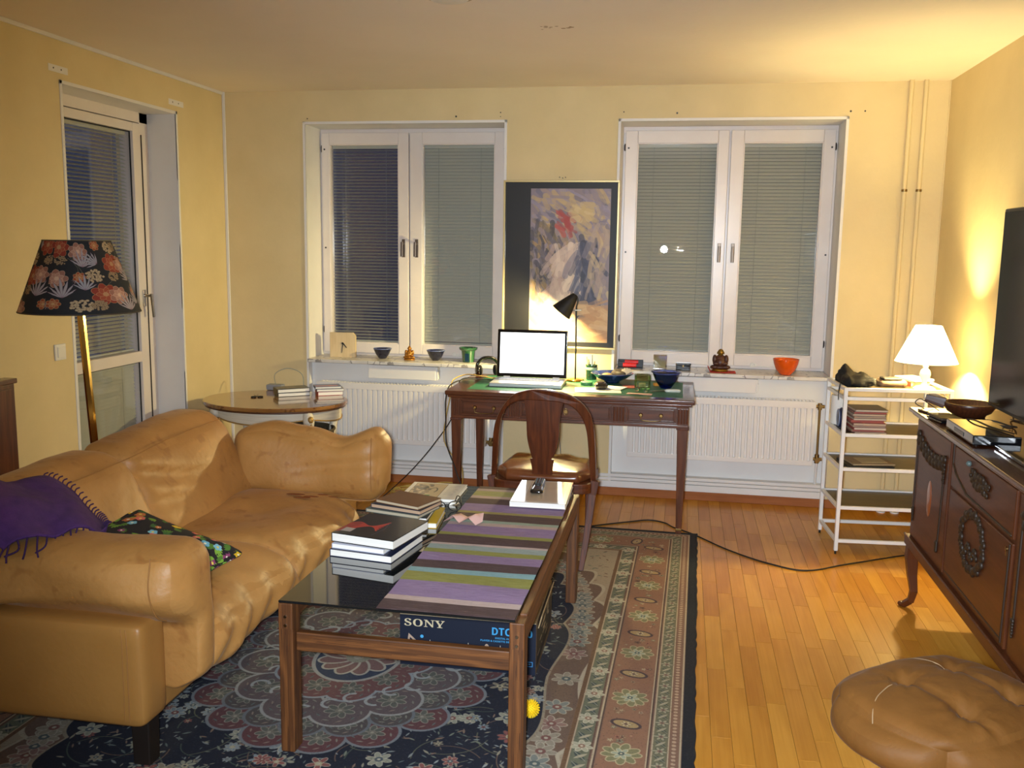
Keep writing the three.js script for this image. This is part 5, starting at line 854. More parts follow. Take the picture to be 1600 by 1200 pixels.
  part('rim', merge(new THREE.TorusGeometry(rb - 0.0015, 0.003, 6, 64).rotateX(Math.PI / 2).translate(tx, yb, tz), new THREE.TorusGeometry(rt - 0.0015, 0.003, 6, 64).rotateX(Math.PI / 2).translate(tx, yt, tz)), col(0x4a4036, 0.8), S);
  part('socket', merge(cyl(tx, 1.30, 1.36, tz, 0.018, 0.016), cyl(tx, 1.292, 1.302, tz, 0.026, 0.026)), M.brass, l);
  part('bulb', sph(tx, 1.40, tz, 0.03, 1, 1.25, 1), col(0xece8de, 0.3), l, 'unlit bulb');
  part('shade_carrier', merge([0, 1, 2].map((i) => rod([tx, 1.47, tz], [tx + Math.cos(i * 2.094) * 0.165, 1.5, tz + Math.sin(i * 2.094) * 0.165], 0.0022, 0.0022, 6)), rod([tx, 1.36, tz], [tx, 1.475, tz], 0.003, 0.003, 6)), M.brass, l);
}

{ // edge of a low wooden cabinet at the left border
  const c = thing('wooden_cabinet', 'brown wooden cabinet edge at the far left border', 'cabinet', [XL + 0.05, 0, 2.5]);
  part('body', box(XL + 0.002, XL + 0.06, 0.06, 0.93, 2.175, 2.85, 0.004), M.walnutTop, c);
  part('top', box(XL + 0.001, XL + 0.07, 0.93, 0.953, 2.165, 2.86, 0.004, 'z'), M.walnutTop, c);
  part('door', box(XL + 0.06, XL + 0.07, 0.09, 0.91, 2.19, 2.5, 0.003), M.walnutTop, c);
  part('plinth', box(XL + 0.002, XL + 0.055, 0, 0.06, 2.19, 2.84, 0.003, 'z'), M.walnut, c);
}

// ---------------------------------------------------------------- white trolley and what stands on it
const TR = { x: 1.0935, z: 0.7245, t: 0.078 };
const onTrolley = (lx, y, lz) => [TR.x + lx * Math.cos(TR.t) + lz * Math.sin(TR.t), y, TR.z - lx * Math.sin(TR.t) + lz * Math.cos(TR.t)];
{
  const t = thing('shelf_trolley', 'white metal trolley with dark shelves by the right corner', 'trolley', [TR.x, 0, TR.z], TR.t);
  const W = 0.26, D = 0.185, p = 0.0095;
  for (const sx of [-1, 1]) for (const sz of [-1, 1]) { const l = local('post', box(sx * W - p, sx * W + p, 0.018, 0.884, sz * D - p, sz * D + p, 0.002), M.metalWhite, t); local('foot', cyl(sx * W, 0, 0.02, sz * D, 0.006, 0.005, 10), M.black, l, 'black foot'); }
  for (const y of [0.875, 0.828, 0.637, 0.457, 0.251, 0.072]) {
    for (const sz of [-1, 1]) local('rail', box(-W + p, W - p, y - 0.009, y + 0.009, sz * D - p * 0.9, sz * D + p * 0.9, 0.002, 'x'), M.metalWhite, t);
    for (const sx of [-1, 1]) local('rail', box(sx * W - p * 0.9, sx * W + p * 0.9, y - 0.009, y + 0.009, -D + p, D - p, 0.002, 'z'), M.metalWhite, t);
  }
  for (const y of [0.872, 0.634, 0.454, 0.248]) local('shelf_board', box(-W + p, W - p, y - 0.004, y + 0.004, -D + p, D - p, 0.001, 'x'), M.shelfBoard, t, 'dark shelf board');
}
const SY = (y) => y + 0.0042;
{ // table lamp, lit
  const [lx, , lz] = [1.245, 0, 0.842], y0 = SY(0.872);
  const l = thing('table_lamp', 'lit table lamp with white shade on the trolley', 'lamp', [lx, y0, lz]);
  local('base', lathe([[0.001, 0], [0.052, 0], [0.055, 0.008], [0.04, 0.018], [0.018, 0.026], [0.012, 0.04], [0.022, 0.06], [0.028, 0.082], [0.022, 0.1], [0.011, 0.112], [0.014, 0.118], [0.014, 0.135], [0.001, 0.136]], 0, 0, 0), phy({ color: 0xf1ece2, roughness: 0.2, clearcoat: 0.6 }), l, 'turned white base');
  local('socket', cyl(0, 0.134, 0.218, 0, 0.011), M.brass, l);
  const yb = 0.143, yt = 0.328, rb = 0.152, rt = 0.064;
  const mat = phy({ color: 0xf6ead2, roughness: 1, transmission: 0.45, thickness: 0, side: THREE.DoubleSide });
  const S = local('lamp_shade', new THREE.CylinderGeometry(rt, rb, yt - yb, 56, 1, true).translate(0, (yb + yt) / 2, 0), mat, l, 'glowing white fabric shade');
  local('rim', merge(new THREE.TorusGeometry(rb, 0.002, 6, 56).rotateX(Math.PI / 2).translate(0, yb, 0), new THREE.TorusGeometry(rt, 0.002, 6, 56).rotateX(Math.PI / 2).translate(0, yt, 0)), M.plasticW, S);
  local('carrier', merge(new THREE.TorusGeometry(0.02, 0.0015, 5, 20).rotateX(Math.PI / 2).translate(0, 0.172, 0), [0, 1, 2].map((i) => rod([Math.cos(i * 2.094) * 0.02, 0.172, Math.sin(i * 2.094) * 0.02], [Math.cos(i * 2.094) * 0.145, 0.16, Math.sin(i * 2.094) * 0.145], 0.0013, 0.0013, 5))), M.brass, l);
  local('bulb', sph(0, 0.248, 0, 0.026, 1, 1.3, 1), std({ color: 0xffffff, emissive: WARM, emissiveIntensity: 14 }), l, 'glowing bulb');
  local('cord', tube([[0.05, 0.004, 0.02], [0.085, -0.01, 0.05], [0.098, -0.05, 0.066], [0.1, -0.14, 0.06], [0.095, -0.3, 0.06], [0.1, -0.6, 0.04]], 0.0022, 50, 6), M.plasticW, l);
  const b = new THREE.PointLight(WARM, SHELF, 0, 2); b.position.set(0, 0.25, 0); b.castShadow = true; b.shadow.radius = 1.2; l.add(b);
}
{ // black hat and gloves, envelopes
  const [hx, hy, hz] = onTrolley(-0.165, SY(0.872), 0.0);
  const h = thing('black_hat', 'crumpled black knit hat with dangling strings on the trolley', 'hat', [hx, hy, hz], 0.1);
  local('cloth', soft(-0.075, 0.075, 0, 0.05, -0.11, 0.11, { r: 0.024, puff: 0.008, n: 24, wr: 0.018, ws: 26, sd: 8, f: (q, a, b, c) => { if (b > 0) q.y += 0.05 * Math.exp(-((a + 0.7) ** 2 + (c + 0.3) ** 2) * 5); q.y = Math.max(q.y, 0.0005); } }), M.fabricDark, h);
  for (const k of [0, 1, 2]) local('string', tube([[-0.06, 0.03, 0.08], [-0.1 - 0.004 * k, 0.032, 0.095 + k * 0.006], [-0.112, 0.0, 0.1 + k * 0.006], [-0.114 - 0.003 * k, -0.07 + 0.012 * k, 0.102 + k * 0.008]], 0.0018, 24, 5), M.fabricDark, h);
  const [ex, ey, ez] = onTrolley(-0.005, SY(0.872), 0.0);
  const m = thing('sunglasses_case', 'brown soft case on the trolley between hat and envelopes', 'case', [ex + 0.012, ey, ez + 0.03], 0.1);
  local('body', soft(-0.068, 0.068, 0, 0.036, -0.045, 0.045, { r: 0.016, puff: 0.006, n: 18, wr: 0.006, ws: 16, sd: 5 }), col(0x6f5a46, 0.7), m);
  local('flap', soft(-0.05, 0.045, 0.034, 0.048, -0.038, 0.04, { r: 0.006, puff: 0.003, n: 14, wr: 0.004, ws: 16, sd: 7 }), col(0x2b2522, 0.6), m);
  const [bx_, by_, bz_] = onTrolley(0.145, SY(0.872), -0.06);
  book('paperback', 'orange-edged magazine on the trolley under the white envelope', [bx_, by_, bz_], 0.3, 0.11, 0.15, 0.024, col(0xd8614a, 0.5), { pages: std({ color: 0xd9a07a, roughness: 0.8 }) });
  const e = single('envelope', 'thick white envelope on the orange magazine', 'envelope', box(-0.06, 0.06, 0, 0.014, -0.085, 0.085, 0.004), M.paper, [bx_ + 0.005, by_ + 0.0242, bz_ - 0.005], 0.45);
}
{ // pile of magazines on the second shelf
  const cs = [0x7d4a44, 0x9a8f7c, 0x8c3a36, 0xb2a894, 0x84524a, 0x9c4438, 0xb9b0a0, 0x6d5548, 0x8f867a, 0x745048, 0x9a8a78];
  const hs = [0.012, 0.010, 0.015, 0.008, 0.014, 0.014, 0.008, 0.013, 0.011, 0.012, 0.010];
  const words = ['lowest', 'second', 'third', 'fourth', 'fifth', 'sixth', 'seventh', 'eighth', 'ninth', 'tenth', 'topmost'];
  let y = SY(0.634);
  cs.forEach((c, i) => { const [x, , z] = onTrolley(-0.125 + rr(-0.006, 0.006), 0, 0.075 + rr(-0.006, 0.006)); book('magazine', (i === 0 ? 'lowest' : i === 10 ? 'topmost' : words[i] + ' from the bottom') + ' magazine in the pile on the trolley shelf', [x, y, z], 0.078 + rr(-0.05, 0.05), 0.165, 0.18, hs[i], col(c, 0.45), { group: 'magazines piled on the trolley', pages: col([0xb9a58c, 0x9a5048, 0xc4b7a4, 0xa08a78][i % 4], 0.8) }); y += hs[i] + 0.0002; });
  const [mx, my, mz] = onTrolley(-0.225, SY(0.634), -0.01);
  const k = thing('blue_speaker', 'dark blue oval object behind the magazine pile on the trolley', 'container', [mx, my, mz]);
  local('body', sph(0, 0.055, 0, 0.055, 0.42, 1, 0.9, 24), col(0x1b2444, 0.3), k); local('rim', new THREE.TorusGeometry(0.042, 0.004, 8, 28).rotateY(Math.PI / 2).scale(1, 1.05, 0.95).translate(-0.017, 0.055, 0), col(0x8d93a8, 0.4), k); local('stand', box(-0.018, 0.018, 0, 0.008, -0.02, 0.02, 0.002), M.black, k);
  const [rx, ry, rz] = onTrolley(-0.21, SY(0.634), -0.13);
  const r = thing('paper_roll', 'white paper roll standing on the second trolley shelf', 'roll', [rx, ry, rz]);
  local('paper', lathe([[0.02, 0], [0.042, 0], [0.044, 0.004], [0.044, 0.156], [0.042, 0.16], [0.02, 0.16], [0.02, 0]], 0, 0, 0), M.paper, r); local('core', lathe([[0.016, 0.001], [0.0198, 0.001], [0.0198, 0.159], [0.016, 0.159], [0.016, 0.001]], 0, 0, 0), M.card, r);
  const [lx, ly, lz] = onTrolley(-0.105, SY(0.454), 0.06);
  book('folder', 'black flat folder on the third trolley shelf', [lx, ly, lz], 0.12, 0.24, 0.21, 0.012, col(0x191715, 0.4), { pages: col(0x2a2622, 0.7) });
  const f = thing('paper_pad', 'yellowish paper pad on the black folder', 'pad', [lx + 0.012, ly + 0.0122, lz - 0.01], 0.2);
  local('sheets', box(-0.11, 0.11, 0, 0.008, -0.09, 0.09, 0.001), M.card, f); local('top_sheet', box(-0.055, 0.085, 0.008, 0.0092, -0.06, 0.06, 0.0004), col(0xcdb98a, 0.7), f);
}
// ---------------------------------------------------------------- sideboard, television and ottoman
{
  const F = 1.032, Z0 = 1.625, Z1 = 3.62, Y0 = 0.325, Y1 = 0.872;
  const s = thing('sideboard', 'dark carved wooden sideboard on curved legs along the right wall', 'sideboard', [1.25, 0, 2.6]);
  part('body', box(F + 0.008, XR - 0.012, Y0, Y1, Z0, Z1, 0.004, 'z'), M.sideboard, s);
  part('top', merge(box(F - 0.03, XR - 0.008, 0.884, 0.902, Z0 - 0.03, Z1 + 0.03, 0.006, 'z'), box(F - 0.016, XR - 0.01, 0.872, 0.886, Z0 - 0.016, Z1 + 0.016, 0.004, 'z')), M.sideboardTop, s, 'polished top');
  part('plinth_moulding', merge(box(F - 0.012, XR - 0.02, Y0 - 0.035, Y0 + 0.012, Z0 - 0.01, Z1 + 0.01, 0.006, 'z'), rod([F - 0.012, Y0 + 0.012, Z0], [F - 0.012, Y0 + 0.012, Z1], 0.006)), M.sideboard, s);
  const mould = (pts, r, par, nm = 'moulding') => part(nm, merge(pts.slice(0, -1).map((p, i) => merge(rod(p, pts[i + 1], r, r, 8), sph(...pts[i + 1], r, 1, 1, 1, 8)))), M.carve, par);
  const X = F - 0.001, panel = (name, z0, z1, y0, y1) => part(name, box(F - 0.001, F + 0.012, y0, y1, z0, z1, 0.005, 'z'), M.sideboard, s);
  const lump = (n, fn) => { const g = []; for (let i = 0; i < n; i++) { const [y, z, r] = fn(i / (n - 1), i); g.push(sph(X - 0.004, y, z, r, 0.6, 1, 1.15, 8)); } return merge(g); };
  const pilaster = (za, zb) => {
    const p = panel('side_door', za, zb, Y0 + 0.02, Y1 - 0.01);
    mould([[X, 0.79, za + 0.04], [X, 0.43, za + 0.035]], 0.005, p); mould([[X, 0.77, zb - 0.06], [X, 0.43, zb - 0.08]], 0.005, p);
    part('carved_garland', lump(26, (t, i) => [0.80 - 0.035 * Math.sin(t * Math.PI) * 1 - 0.03 * t + 0.014 * Math.sin(i * 2.1), mix(za + 0.04, zb - 0.06, t), 0.011 + 0.006 * ((i * 7) % 3)]), M.carve, p, 'carved leaf garland');
    part('carved_drop', merge(lump(9, (t, i) => [0.76 - t * 0.07, zb - 0.062 - 0.006 * Math.sin(i * 2), 0.012 - 0.005 * t]), lump(6, (t, i) => [0.47 - t * 0.05, za + 0.036, 0.010 - 0.004 * t]), lump(6, (t) => [0.44 - t * 0.03, zb - 0.083, 0.011])), M.carve, p, 'carved drop');
    const o = new THREE.SphereGeometry(1, 28, 14); o.scale(0.004, 0.075, 0.034); o.translate(X, 0.575, (za + zb) / 2 + 0.01); part('oval_inlay', o, M.inlay, p, 'orange oval inlay');
  };
  pilaster(Z0 + 0.03, 2.17);
  const dr = panel('drawer', 2.2, 2.885, 0.70, Y1 - 0.012);
  mould([[X, 0.865, 2.215], [X, 0.79, 2.215], [X, 0.76, 2.26], [X, 0.718, 2.4], [X, 0.712, 2.87]], 0.0045, dr);
  part('carved_handle', lump(22, (t, i) => [0.80 + 0.02 * Math.sin(i * 1.9) - 0.01 * t, 2.54 + (t - 0.5) * 0.20, 0.009 + 0.007 * Math.sin(t * Math.PI)]), M.carve, dr, 'carved drawer ornament');
  part('knob', sph(X - 0.006, 0.836, 2.42, 0.010), col(0x5a6a68, 0.3), dr);
  const dm = panel('centre_door', 2.2, 2.885, Y0 + 0.02, 0.69);
  mould([[X, 0.36, 2.86], [X, 0.68, 2.87]], 0.0045, dm); mould([[X, 0.37, 2.215], [X, 0.37, 2.86]], 0.003, dm);
  part('carved_wreath', (() => { const g = []; for (let i = 0; i < 44; i++) { const a = i / 44 * 6.2832, r = 1 + 0.06 * Math.sin(i * 2.3); g.push(sph(X - 0.003, 0.575 + 0.098 * r * Math.cos(a), 2.51 + 0.125 * r * Math.sin(a), 0.012 + 0.005 * Math.abs(Math.sin(i * 1.7)), 0.6, 1, 1, 8)); } for (let i = 0; i < 12; i++) g.push(sph(X - 0.003, 0.535 - 0.02 * Math.cos(i), 2.51 + (i - 6) * 0.012, 0.012, 0.6, 1, 1, 8)); return merge(g); })(), M.carve, dm, 'carved wreath');
  part('keyhole', merge(rod([X - 0.003, 0.66, 2.84], [X + 0.004, 0.66, 2.84], 0.008), bx(X, 0.647, 2.84, 0.004, 0.02, 0.006, 0.001)), M.brassOld, dm, 'brass keyhole');
  pilaster(2.92, 3.58);
  for (const [x, z, sx, sz] of [[F + 0.02, Z0 + 0.03, -1, -1], [F + 0.02, Z1 - 0.03, -1, 1], [XR - 0.05, Z0 + 0.03, 0, -1], [XR - 0.05, Z1 - 0.03, 0, 1]]) {
    const pr = [[0.30, 0.0, 0.03], [0.24, 0.004, 0.029], [0.16, -0.002, 0.023], [0.09, -0.012, 0.018], [0.04, -0.004, 0.015], [0.012, 0.022, 0.014]]; const g = [];
    for (let j = 0; j < pr.length - 1; j++) g.push(bar([x + sx * pr[j][1], pr[j][0], z + sz * pr[j][1]], [x + sx * pr[j + 1][1], pr[j + 1][0] - 0.004, z + sz * pr[j + 1][1]], pr[j][2] * 1.7, pr[j][2] * 1.7, 0.003, pr[j + 1][2] * 1.7, pr[j + 1][2] * 1.7)); g.push(sph(x + sx * 0.026, 0.0125, z + sz * 0.026, 0.0125, 1.3, 1, 1.3, 12));
    part('leg', merge(g), M.sideboard, s, 'curved cabriole leg');
  }
}
const BY = 0.9022;
{
  const t = thing('television', 'large black flat television on the sideboard, cut by the right edge', 'television', [1.2, BY, 2.62]);
  part('screen_panel', box(1.198, 1.235, 0.985, 1.742, 2.0, 3.25, 0.006), M.black, t);
  part('screen', box(1.1955, 1.199, 0.999, 1.73, 2.012, 3.238, 0.001), M.tv, t, 'dark glossy screen');
  part('neck', box(1.205, 1.245, 0.93, 1.1, 2.5, 2.75, 0.006), M.black, t);
  part('stand', box(1.09, 1.37, BY, BY + 0.014, 2.46, 2.95, 0.005, 'z'), M.gloss, t);
  part('support', box(1.2, 1.24, BY + 0.013, 0.935, 2.55, 2.7, 0.004), M.gloss, t);
}
{
  const w = thing('wooden_bowl', 'dark wooden bowl with a handle on the sideboard', 'bowl', [1.19, BY, 1.80]);
  local('bowl', lathe([[0.001, 0.0], [0.062, 0], [0.066, 0.012], [0.085, 0.022], [0.098, 0.044], [0.1, 0.058], [0.094, 0.06], [0.084, 0.04], [0.06, 0.026], [0.001, 0.022]], 0, 0, 0), M.bowlwood, w); local('handle', bar([-0.095, 0.053, 0.0], [-0.165, 0.07, -0.03], 0.045, 0.012, 0.004, 0.03, 0.012), M.bowlwood, w);
  const p = thing('wallet', 'dark folded wallet on the sideboard edge', 'wallet', [1.062, BY, 1.935], 0.15);
  local('lower_half', soft(-0.045, 0.045, 0, 0.012, -0.07, 0.07, { r: 0.005, puff: 0.001, n: 16, wr: 0.0015, ws: 20 }), M.gloss, p); local('upper_half', soft(-0.044, 0.046, 0.0125, 0.024, -0.068, 0.07, { r: 0.005, puff: 0.002, n: 16, wr: 0.0015, ws: 20, sd: 7 }), col(0x2e2018, 0.4), p);
  const k = thing('mobile_phone', 'clear-edged phone with a cord loop on the sideboard', 'phone', [1.06, BY, 1.735], 0.3);
  local('body', box(-0.03, 0.03, 0, 0.009, -0.055, 0.055, 0.003), M.gloss, k); local('cord', tube([[0, 0.008, -0.05], [-0.03, 0.03, -0.075], [0.0, 0.045, -0.09], [0.04, 0.02, -0.07], [0.05, 0.003, -0.02]], 0.002, 30, 6), M.cable, k);
  const b = thing('receiver_box', 'flat black receiver box on the sideboard below the television', 'receiver', [1.10, BY, 2.27]);
  local('case', box(-0.075, 0.085, 0.004, 0.04, -0.17, 0.17, 0.004), M.gloss, b); local('display', box(-0.0765, -0.074, 0.014, 0.028, -0.06, 0.06, 0.0005), col(0x2a3230, 0.2), b); for (const z of [-0.14, 0.14]) for (const x of [-0.055, 0.065]) local('foot', cyl(x, 0, 0.005, z, 0.01), M.black, b);
  const ls = ['black cable loop behind the wooden bowl', 'black cable coil lying on the sideboard before the television', 'thin black cable trailing over the receiver box'];
  const ps = [[[1.33, 0.05, 1.80], [1.31, 0.09, 1.88], [1.28, 0.10, 1.94], [1.29, 0.06, 1.99], [1.32, 0.02, 1.93], [1.34, 0.0035, 1.85], [1.37, 0.0035, 1.9]], [[1.13, 0.0035, 2.0], [1.17, 0.02, 2.1], [1.26, 0.022, 2.12], [1.29, 0.0035, 2.02], [1.23, 0.015, 1.96], [1.16, 0.016, 1.99], [1.18, 0.014, 2.07], [1.27, 0.004, 2.06]], [[1.08, 0.0035, 2.02], [1.10, 0.0445, 2.13], [1.13, 0.0445, 2.28], [1.17, 0.0445, 2.4]]];
  ps.forEach((q, i) => single('cable', ls[i], 'cable', tube(q.map((v) => [v[0] - 1.2, v[1], v[2] - 2]), 0.0032, 80, 6), M.cable, [1.2, BY, 2]));
}
{ // ottoman in the right foreground
  const o = thing('ottoman', 'brown leather buttoned ottoman in the right foreground', 'ottoman', [0.728, 0, 3.398], 0.665);
  const tufts = [[-0.07, -0.075], [0.12, -0.075], [-0.07, 0.11], [0.12, 0.11]];
  const cg = soft(-0.285, 0.285, 0.29, 0.42, -0.235, 0.235, { r: 0.063, puff: 0.035, n: 48, wr: 0.004, ws: 8, sd: 21, f: (q, a, b, c) => {
    const k = Math.sqrt(Math.max(0, 1 - 0.38 * c * c)), l = Math.sqrt(Math.max(0, 1 - 0.38 * a * a)); q.x *= k; q.z *= l;
    if (b > -0.3) for (const [x, z] of tufts) {
      const dx = q.x - x, dz = q.z - z, d2 = dx * dx + dz * dz, an = Math.atan2(dz, dx);
      q.y -= 0.026 * Math.exp(-d2 / 0.0009) + 0.0045 * Math.exp(-d2 / 0.006) * Math.cos(an * 9 + x * 30) * sstep(0, 0.0008, d2);
      if (z < 0) q.y -= 0.011 * Math.exp(-(dx * dx) / 0.00016) * sstep(-0.03, 0.02, dz) * sstep(0.235, 0.15, q.z);
    }
  } });
  local('cushion', cg, M.ottoman, o);
  for (const [x, z] of tufts) local('button', sph(x, topY(cg, x, z) + 0.002, z, 0.009, 1, 0.5, 1, 12), M.ottoman, o);
  local('seam', tube([[-0.272, 0.0], [-0.25, -0.02], [-0.21, -0.045], [-0.17, -0.06], [-0.13, -0.07], [-0.09, -0.074]].map(([x, z]) => [x, topY(cg, x, z), z]), 0.0016, 40, 6), col(0xa88a66, 0.7), o);
  local('seam', tube([[0.06, -0.21], [0.08, -0.18], [0.098, -0.145], [0.11, -0.11], [0.117, -0.09]].map(([x, z]) => [x, topY(cg, x, z), z]), 0.0015, 40, 6), col(0xa88a66, 0.7), o);
  local('stem', cyl(0, 0.04, 0.30, 0, 0.028), M.chrome, o);
  local('base_ring', merge(new THREE.TorusGeometry(0.2, 0.018, 10, 48).rotateX(Math.PI / 2).translate(0, 0.0185, 0), rod([-0.2, 0.03, 0], [0.2, 0.03, 0], 0.014), rod([0, 0.03, -0.2], [0, 0.03, 0.2], 0.014)), M.walnut, o);
}
// ---------------------------------------------------------------- things on the desk
{ // laptop
  const l = thing('laptop', 'silver laptop with a glaring white screen on the desk', 'laptop', [-0.87, DY, 0.50], 0.02);
  const w = 0.425, d = 0.275;
  local('base', merge(box(-w / 2, w / 2, 0, 0.024, -d / 2, d / 2, 0.006, 'x')), M.silver, l);
  const kb = local('keyboard', box(-w / 2 + 0.03, w / 2 - 0.03, 0.0238, 0.0252, -d / 2 + 0.035, 0.015, 0.0006, 'x'), col(0x9a9a9e, 0.5), l);
  const keys = []; for (let r = 0; r < 6; r++) for (let c = 0; c < 18; c++) keys.push(box(-w / 2 + 0.034 + c * 0.0199, -w / 2 + 0.0515 + c * 0.0199, 0.0252, 0.0272, -d / 2 + 0.04 + r * 0.0178, -d / 2 + 0.055 + r * 0.0178, 0));
  local('keys', merge(keys), col(0xb2b2b6, 0.5), kb).userData.kind = 'stuff'; local('touchpad', box(-0.06, 0.03, 0.0238, 0.0246, 0.03, 0.105, 0.0004), col(0xa2a2a6, 0.4), l);
  const lidA = 0.10, hy = 0.026, hz = -d / 2 + 0.012;        // the lid leans back a little
  const lid = new THREE.Group(); lid.name = 'lid'; lid.position.set(0, hy, hz); lid.rotation.x = -lidA; l.add(lid);
  local('bezel', box(-w / 2, w / 2, 0, 0.287, -0.008, 0.004, 0.004, 'x'), M.gloss, lid);
  local('screen', box(-w / 2 + 0.017, w / 2 - 0.017, 0.022, 0.268, 0.0038, 0.0048, 0), std({ color: 0xffffff, emissive: new THREE.Color(0.95, 0.98, 1.0), emissiveIntensity: 1.6 }), lid, 'glowing white screen');
  for (const s of [-1, 1]) local('hinge', rod([s * 0.15 - 0.02, 0.0245, hz], [s * 0.15 + 0.02, 0.0245, hz], 0.008), M.plasticW, l);
  const ra = new THREE.RectAreaLight(new THREE.Color(0.95, 0.98, 1.0), SCREEN, 0.39, 0.246); ra.position.set(0, 0.145, 0.006); ra.rotation.y = Math.PI; lid.add(ra);
}
{ // desk lamp, lit
  const l = thing('desk_lamp', 'black desk lamp with a cone shade and brass foot', 'lamp', [-0.618, DY, 0.27]);
  local('base', lathe([[0.001, 0], [0.054, 0], [0.056, 0.006], [0.046, 0.014], [0.012, 0.02], [0.001, 0.02]], 0, 0, 0), M.brass, l, 'round brass foot');
  local('stem', rod([0, 0.015, 0], [-0.004, 0.455, 0], 0.005, 0.005, 12), M.black, l);
  local('switch_shelf', bx(0.008, 0.432, 0.0, 0.038, 0.007, 0.018, 0.002), M.plasticW, l, 'white switch bar');
  local('hook', tube([[-0.004, 0.45, 0], [0.004, 0.49, 0], [-0.006, 0.513, 0], [-0.02, 0.515, 0]], 0.0045, 24, 8), M.black, l);
  const axis = V(-0.62, -0.785, 0.03).normalize(), top = V(-0.012, 0.523, 0), q = new THREE.Quaternion().setFromUnitVectors(V(0, -1, 0), axis);
  const pf = [[0.012, 0.0], [0.017, -0.004], [0.028, -0.03], [0.064, -0.135], [0.066, -0.135], [0.030, -0.028], [0.019, -0.001], [0.012, 0.003]];
  const head = new THREE.LatheGeometry(pf.map(([r, h]) => new THREE.Vector2(r, h)), 40); head.applyQuaternion(q); head.translate(top.x, top.y, top.z);
  local('cone_shade', head, std({ color: 0x0f0e0e, roughness: 0.55, side: THREE.DoubleSide }), l, 'black metal cone shade');
  const bp = top.clone().add(axis.clone().multiplyScalar(0.122));
  local('bulb', sph(bp.x, bp.y, bp.z, 0.02, 1, 1, 1, 16), std({ color: 0xffffff, emissive: WARM, emissiveIntensity: 14 }), l, 'glowing bulb');
  local('socket', rod([top.x + axis.x * 0.02, top.y + axis.y * 0.02, top.z + axis.z * 0.02], [bp.x - axis.x * 0.017, bp.y - axis.y * 0.017, bp.z], 0.012, 0.012), M.black, l);
  const b = new THREE.PointLight(WARM, DESK, 0, 2); b.position.copy(bp); b.castShadow = true; b.shadow.radius = 1; l.add(b);
}
{
  const c = thing('pen_cup', 'green glazed cup holding pens on the desk', 'cup', [-0.53, DY, 0.165]);
  local('cup', lathe([[0.001, 0], [0.03, 0], [0.033, 0.004], [0.037, 0.085], [0.039, 0.09], [0.035, 0.088], [0.03, 0.008], [0.001, 0.007]], 0, 0, 0), phy({ color: 0x22402e, roughness: 0.15, clearcoat: 0.8 }), c); local('glaze_band', lathe([[0.0365, 0.058], [0.0385, 0.062], [0.039, 0.074], [0.0375, 0.076]], 0, 0, 0), col(0x9db8a0, 0.3), c);
  const pens = ['dark blue pen standing in the green cup', 'black pen standing in the green cup', 'olive pencil standing in the green cup', 'tallest slate blue pen in the green cup'];
  for (const [i, a] of [0.3, 1.9, 3.6, 5].entries()) single('pen', pens[i], 'pen', rod([0, 0, 0], [Math.cos(a) * 0.013 - 0.008, 0.105 + 0.012 * i, Math.sin(a) * 0.012], 0.0035, 0.0028, 8), col([0x1a2a44, 0x2a2a2a, 0x8d9a6a, 0x30405a][i], 0.4), [-0.53 + Math.cos(a) * 0.015, DY + 0.009, 0.165 + Math.sin(a) * 0.015], 0, 'pens in the green cup');
  const d = thing('glass_dish', 'swirled blue glass dish holding stones and a shell', 'dish', [-0.395, DY, 0.27], 0.1);
  const bt = dtex(256, 256, (u, v) => mix3([22, 32, 86], [120, 140, 196], Math.pow(fbm(u * 5 + 2 * fbm(u * 4, v * 4, 4, 3), v * 5, 0, 97, 4), 2.0)), { rx: 3, ry: 1 });
  local('dish', lathe([[0.001, 0.0], [0.045, 0.0], [0.05, 0.012], [0.085, 0.026], [0.125, 0.055], [0.129, 0.059], [0.124, 0.061], [0.083, 0.034], [0.045, 0.02], [0.001, 0.018]], 0, 0, 0, 48), phy({ map: bt, roughness: 0.08, clearcoat: 1 }), d);
  const st = single('stone', 'grey pebble in the blue glass dish', 'stone', sph(0, 0, 0, 0.034, 1.2, 0.75, 0.9), M.stone, [-0.365, DY + 0.056, 0.25], 0.4); st.rotation.z = 0.2;
  const s2 = single('stone', 'dark brown pebble in the blue dish next to the shell', 'stone', sph(0, 0, 0, 0.028, 1.5, 0.65, 0.8), col(0x54463a, 0.5), [-0.345, DY + 0.06, 0.31], -0.6);
  const sh = (u, v) => V(mix(-0.05, 0.05, u), 0.03 * Math.sin(u * Math.PI) * Math.sin(v * Math.PI) + 0.002 * Math.sin(u * 40), mix(-0.035, 0.035, v) * (1 - 0.5 * u));
  const she = single('seashell', 'cream seashell leaning on the rim of the blue dish', 'shell', sheet(sh, 24, 12, 0.003), M.shell, [-0.312, DY + 0.06, 0.275], 0.5);  she.rotation.z = 0.35;
  const s3 = single('stone', 'pale ochre pebble at the left of the blue dish', 'stone', sph(0, 0, 0, 0.022, 1.5, 0.7, 1), col(0xc2a06a, 0.5), [-0.425, DY + 0.044, 0.28], 0.2);
}
